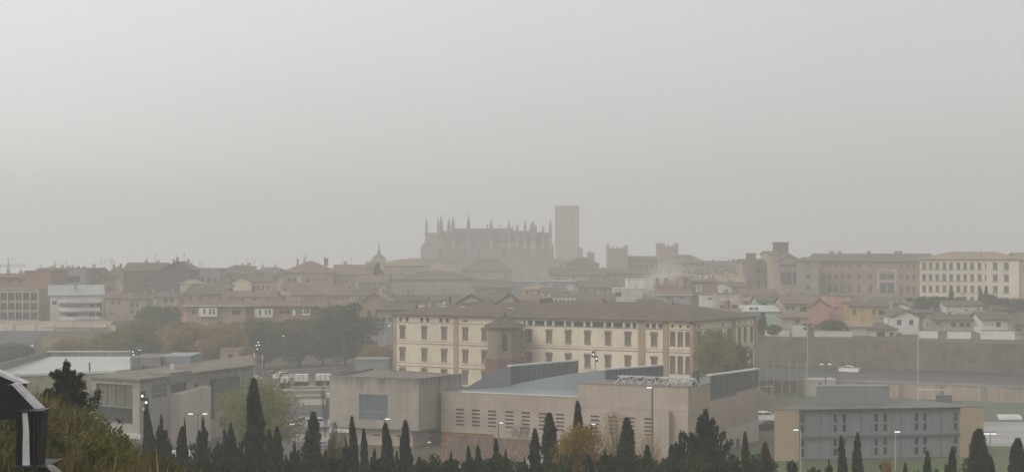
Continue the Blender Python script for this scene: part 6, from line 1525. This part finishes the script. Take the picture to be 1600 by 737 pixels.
car('wagon', 'white_paint', 498, 229, radians(15), 'white estate car beside the corner of the concrete block')
car('car', 'grey_paint', 478, 231, radians(15), 'dark grey car between the silver car and the white estate')
car('car', 'silver_paint', 505, 203, radians(85), 'silver car tight against the concrete block corner')
car('car', 'red_paint', 505, 190, radians(85), 'dark red car beneath the concrete block corner')
car('car', 'dark_paint', 1203, 226, radians(12), 'black car between the concrete hall and the office block')
car('wagon', 'white_paint', 1196, 238, radians(10), 'white car behind the black one beside the hall')
car('wagon', 'white_paint', 390, 313, radians(38), 'white car on the street by the tall traffic lights')
car('car', 'silver_paint', 374, 309, radians(38), 'silver car following the white car by the traffic lights')
car('car', 'white_paint', 443, 318, radians(38), 'white car on the street under the slender lamp')
car('car', 'white_paint', 604, 316, radians(38), 'white car at the left foot of the yellow building')
car('car', 'white_paint', 528, 276, radians(10), 'white car above the left end of the concrete block roof')
# white lorry trailers
def lorry(px0, px1, d, y0, lab):
    x0, x1 = X(px0, d), X(px1, d); zt = Z(y0, d); t = thing('lorry_trailer', lab, 'trailer', ((x0 + x1) / 2, d, 0), 'white trailers'); m = MB(); L = x1 - x0
    m.box(((x0 + x1) / 2, d + 1.2, (zt + 1.1) / 2), (L, 2.4, zt - 1.1)); m.build('box_body', 'bwhite', t); m = MB()
    for k in range(1, 3): m.box((x0 + L * k / 3, d - .02, (zt + 1.1) / 2), (.08, .05, zt - 1.1))
    m.box(((x0 + x1) / 2, d + 1.2, 1.0), (L, 2.2, .2)); m.build('trim', 'metaldark', t)
    for a in (.15, .3, .82):
        for yy in (.15, 2.2): m = MB(); m.tube((x0 + L * a, d + yy - .12, .48), (x0 + L * a, d + yy + .12, .48), .48, n=12); m.build('wheel', 'rubber', t)
lorry(460, 480, 298, 585, 'white box trailer, middle one of the three by the car park'); lorry(493, 516, 300, 584.5, 'white box trailer nearest the concrete block'); lorry(438, 450, 296, 590, 'small white box trailer at the left by the dark hut')
# bollard-like wall lamp next to the hall side wall and bins
m = MB(); x, y = X(1153, 205.5), 205.5; m.box((x, y, .55), (.35, .3, 1.3)); one(m, 'meter_box', 'blackframe', 'small dark box against the pale foot of the hall side wall', 'box')
m = MB(); x = X(1232, 180); m.tube((x, 180, 0), (x, 180, 1.1), .22, .18, 8); one(m, 'marker_post', 'whitecap', 'short pale post on the lawn before the left sandy end wall', 'post')

# ------------------------------------------------------------------ dark slatted structure at the left edge
def kiosk():
    d = 24.0; t = thing('slatted_structure', 'black slatted metal structure with worn pale edge strips at the left edge', 'structure', (X(30, d), d, terr(X(30, d), d)))
    s = d / F
    m = MB(); pts = [(26, 642), (65, 642), (60, 728), (25, 728)]
    def slab(mb, pp, d0, th, mm=0):
        a = [P(x, y, d0) for x, y in pp]; b = [(p[0], p[1] + th, p[2]) for p in a]; n = len(a)
        mb.face(a[::-1], mm) if 0 else mb.face(a, mm); mb.face(b[::-1], mm)
        for i in range(n): j = (i + 1) % n; mb.face([a[j], a[i], b[i], b[j]], mm)
    slab(m, [(25, 728), (60, 728), (65, 642), (26, 642)], d, .35); m.build('slatted_body', 'black', t)
    m = MB(); slab(m, [(35, 728), (46.5, 728), (45, 668), (42.5, 642), (34.5, 642), (36, 668)], d - .02, .02); m.build('edge_strip', 'lightstrip', t)
    m = MB(); slab(m, [(10, 655), (27, 655), (62, 642), (20, 601), (10, 601)], d + .36, .12); m.build('side_panel', 'black', t)
    m = MB(); slab(m, [(58, 642), (66, 641.5), (24, 599.5), (17, 599.5)], d + .3, .25); m.build('edge_strip', 'lightstrip', t)
    m = MB(); slab(m, [(25, 643.5), (66.5, 643.5), (67, 641.2), (25, 641.2)], d - .04, .45); m.build('cap_plate', 'blackframe', t)
    m = MB(); slab(m, [(-40, 655), (12, 655), (38, 612), (38, 600), (-2, 583), (-40, 575)], d + 1.6, .12); m.build('rear_panel', 'black', t)
    m = MB(); slab(m, [(30, 599.5), (40, 598.5), (0, 581), (-40, 566), (-40, 570)], d + 1.55, .25); m.build('edge_strip', 'lightstrip', t)
    m = MB(); slab(m, [(20, 731), (72, 731), (72, 728), (20, 728)], d - .15, .9); slab(m, [(38, 745), (43, 745), (43, 731), (38, 731)], d - .1, .1); slab(m, [(59, 745), (68, 745), (68, 731), (59, 731)], d - .1, .1); m.build('base_frame', 'blackframe', t)
    m = MB(); slab(m, [(72, 728), (78, 728), (95, 742), (86, 742)], d - .15, .2); m.build('ramp_edge', 'greywall', t)
    for k in range(6):
        m = MB(); xx = 28 + k * 6.5
        if 33 < xx < 47: continue
        slab(m, [(xx, 727), (xx + .9, 727), (xx + 1.1, 644), (xx, 644)], d - .012, .012); m.build('slat', 'blackframe', t)
kiosk()

# ------------------------------------------------------------------ tower crane, antennas, smoke
def crane():
    d = 780.0; x = X(13, d); t = thing('tower_crane', 'faint tower crane above the roofs at the far left', 'crane', (x, d, 12)); m = MB()
    zt = Z(402, d); zj = Z(416, d)
    for a in (-.6, .6):
        for b in (-.6, .6): m.tube((x + a, d + b, 10), (x + a, d + b, zj), .12, n=4)
    for k in range(8): z = 10 + (zj - 10) * k / 8; m.tube((x - .6, d - .6, z), (x + .6, d - .6, z + 1.4), .1, n=4)
    m.build('mast', 'pole', t); m = MB(); m.tube((x, d, zj), (x, d, zt), .4, .15, 4); m.build('tower_head', 'pole', t)
    m = MB()
    for o in (0, .9): m.tube((X(-20, d), d, zj + o), (X(40, d), d, zj + o), .12, n=4)
    for k in range(16): xx = X(-20 + 60 * k / 16, d); m.tube((xx, d, zj), (xx + .7, d, zj + .9), .09, n=4)
    m.tube((x, d, zt), (X(36, d), d, zj + .9), .06, n=3); m.build('jib', 'pole', t)
crane()
for px, d, y0, y1, lab in ((296, 505, 418, 470, 'tall thin mast beside the slate gable end'), (78, 474, 408, 420, 'roof antenna on the pale grey flat block'), (167, 515, 405, 418, 'thin antenna over the grey hipped house'), (474, 566, 400, 410, 'twin antenna on the peaked skyline roof'), (1300, 530, 388, 398, 'thin antenna on the seminary roof')):
    x = X(px, d); m = MB(); z0, z1 = Z(y1, d) - 1.5, Z(y0, d); m.tube((x, d + 5, z0), (x, d + 5, z1), .07, n=5)
    for k in range(3): m.tube((x - .7 + .15 * k, d + 5, z1 - .3 - .4 * k), (x + .7 - .15 * k, d + 5, z1 - .3 - .4 * k), .04, n=4)
    one(m, 'antenna', 'pole', lab, 'antenna', (x, d + 5, z0))
def vol(name, dens, c, aniso=0.0):
    m = bpy.data.materials.new(name); m.use_nodes = True; nt = m.node_tree; nt.nodes.remove(nt.nodes['Principled BSDF']); v = nt.nodes.new('ShaderNodeVolumePrincipled')
    v.inputs['Density'].default_value = dens; v.inputs['Color'].default_value = (*c, 1); v.inputs['Anisotropy'].default_value = aniso
    nt.links.new(v.outputs[0], nt.nodes['Material Output'].inputs['Volume']); return m
def smoke():
    mt['smokevol'] = vol('chimney_smoke', .045, (.98, .96, .95)); d = 462.0; rs = np.random.RandomState(3)
    for px, py, r, lab in ((1017, 458, 3.0, 'puff of pale smoke just leaving the chimney'), (1024, 446, 4.6, 'wide pale smoke plume left of the red house'), (1037, 432, 5.6, 'thin upper drift of smoke before the palace tower')):
        m = MB(); n = 20; k = 12; rows = []
        c = P(px, py, d)
        for a in range(k + 1):
            th = -pi / 2 + pi * a / k
            rows.append([(c[0] + r * (1 + .22 * sin(3 * ph + 2 * th + r) + .12 * sin(5 * ph - 4 * th)) * cos(th) * cos(ph) + .5 * r * sin(th) * .8, c[1] + r * cos(th) * sin(ph), c[2] + r * .9 * sin(th) * (1 + .1 * sin(3 * ph))) for ph in [2 * pi * b / n for b in range(n)] + [0]])
        m.grid(rows); o = one(m, 'smoke', 'smokevol', lab, 'smoke', c); o['kind'] = 'stuff'
smoke()

# ------------------------------------------------------------------ air, light and camera
HZ_DENS, HZ_COL, HZ_ANI = 0.00112, (.955, .947, .936), 0.0
mt['haze'] = vol('fog', HZ_DENS, HZ_COL, HZ_ANI)
m = MB(); m.box((0, 540, 31), (1900, 1250, 74)); hz = struct(m, 'haze', 'haze', 'stuff')

w = bpy.data.worlds.new('World'); sc.world = w; w.use_nodes = True; nt = w.node_tree; N = nt.nodes; L = nt.links
bg = N['Background']; sky = N.new('ShaderNodeTexSky'); sky.sky_type = 'NISHITA'; sky.sun_disc = False
EL, AZ = radians(40), radians(-122)       # azimuth measured from +Y, negative = left
sky.sun_elevation = EL; sky.sun_rotation = AZ; sky.air_density = 1.0; sky.dust_density = 5.0; sky.ozone_density = 1.0
hs = N.new('ShaderNodeHueSaturation'); hs.inputs['Saturation'].default_value = .12; L.new(sky.outputs[0], hs.inputs['Color'])
# an even cloud deck over the sky, slightly mottled
tc = N.new('ShaderNodeTexCoord'); mp = N.new('ShaderNodeMapping'); mp.inputs['Scale'].default_value = (1.2, 1.2, 3.2); L.new(tc.outputs['Generated'], mp.inputs['Vector'])
no = N.new('ShaderNodeTexNoise'); no.inputs['Scale'].default_value = 1.3; no.inputs['Detail'].default_value = 5; L.new(mp.outputs[0], no.inputs['Vector'])
mr = N.new('ShaderNodeMapRange'); mr.inputs['To Min'].default_value = SKY_LO if 'SKY_LO' in globals() else 4.6; mr.inputs['To Max'].default_value = 6.0; L.new(no.outputs['Fac'], mr.inputs['Value'])
cl = N.new('ShaderNodeVectorMath'); cl.operation = 'SCALE'; cl.inputs[0].default_value = (1.0, .995, .98); L.new(mr.outputs[0], cl.inputs['Scale'])
# the deck is thinner and brighter towards the left
dp = N.new('ShaderNodeVectorMath'); dp.operation = 'DOT_PRODUCT'; L.new(tc.outputs['Generated'], dp.inputs[0]); dp.inputs[1].default_value = (sin(radians(-35)) * cos(radians(3)), cos(radians(-35)) * cos(radians(3)), sin(radians(3)))
cm = N.new('ShaderNodeMath'); cm.operation = 'MAXIMUM'; cm.inputs[1].default_value = 0; L.new(dp.outputs['Value'], cm.inputs[0])
pw_ = N.new('ShaderNodeMath'); pw_.operation = 'POWER'; pw_.inputs[1].default_value = 6.0; L.new(cm.outputs[0], pw_.inputs[0])
ma = N.new('ShaderNodeMath'); ma.operation = 'MULTIPLY_ADD'; ma.inputs[1].default_value = .68; ma.inputs[2].default_value = .97; L.new(pw_.outputs[0], ma.inputs[0])
cg = N.new('ShaderNodeVectorMath'); cg.operation = 'SCALE'; L.new(cl.outputs[0], cg.inputs[0]); L.new(ma.outputs[0], cg.inputs['Scale']); cl = cg
mx = N.new('ShaderNodeMix'); mx.data_type = 'RGBA'; mx.inputs['Factor'].default_value = .62; L.new(hs.outputs[0], mx.inputs['A']); L.new(cl.outputs[0], mx.inputs['B'])
L.new(mx.outputs['Result'], bg.inputs['Color']); bg.inputs['Strength'].default_value = .141
sd = bpy.data.lights.new('sun', 'SUN'); sd.energy = .85; sd.angle = radians(30); sd.color = (1, .96, .9); so = bpy.data.objects.new('sun', sd); col.objects.link(so)
import mathutils
dirv = mathutils.Vector((sin(AZ) * cos(EL), cos(AZ) * cos(EL), sin(EL))); so.rotation_euler = dirv.to_track_quat('Z', 'Y').to_euler(); so.location = (-60, 60, 90)
cd = bpy.data.cameras.new('camera'); cd.sensor_width = 36; cd.lens = 36 * F / 1600; cd.clip_start = .5; cd.clip_end = 6000; cd.shift_y = (HY - 368.5) / 1600
co = bpy.data.objects.new('camera', cd); col.objects.link(co); co.location = (0, 0, H); co.rotation_euler = (pi / 2, 0, 0); sc.camera = co
sc.view_settings.view_transform = 'Standard'; sc.view_settings.look = 'None'; sc.view_settings.gamma = 1; sc.view_settings.exposure = EXPO if 'EXPO' in globals() else 0.0
sc.view_settings.use_curve_mapping = False
sc.render.engine = 'CYCLES'; cy = sc.cycles; cy.max_bounces = 8; cy.diffuse_bounces = 2; cy.glossy_bounces = 2; cy.transmission_bounces = 2; cy.volume_bounces = 4; cy.use_denoising = True; cy.sample_clamp_indirect = 4
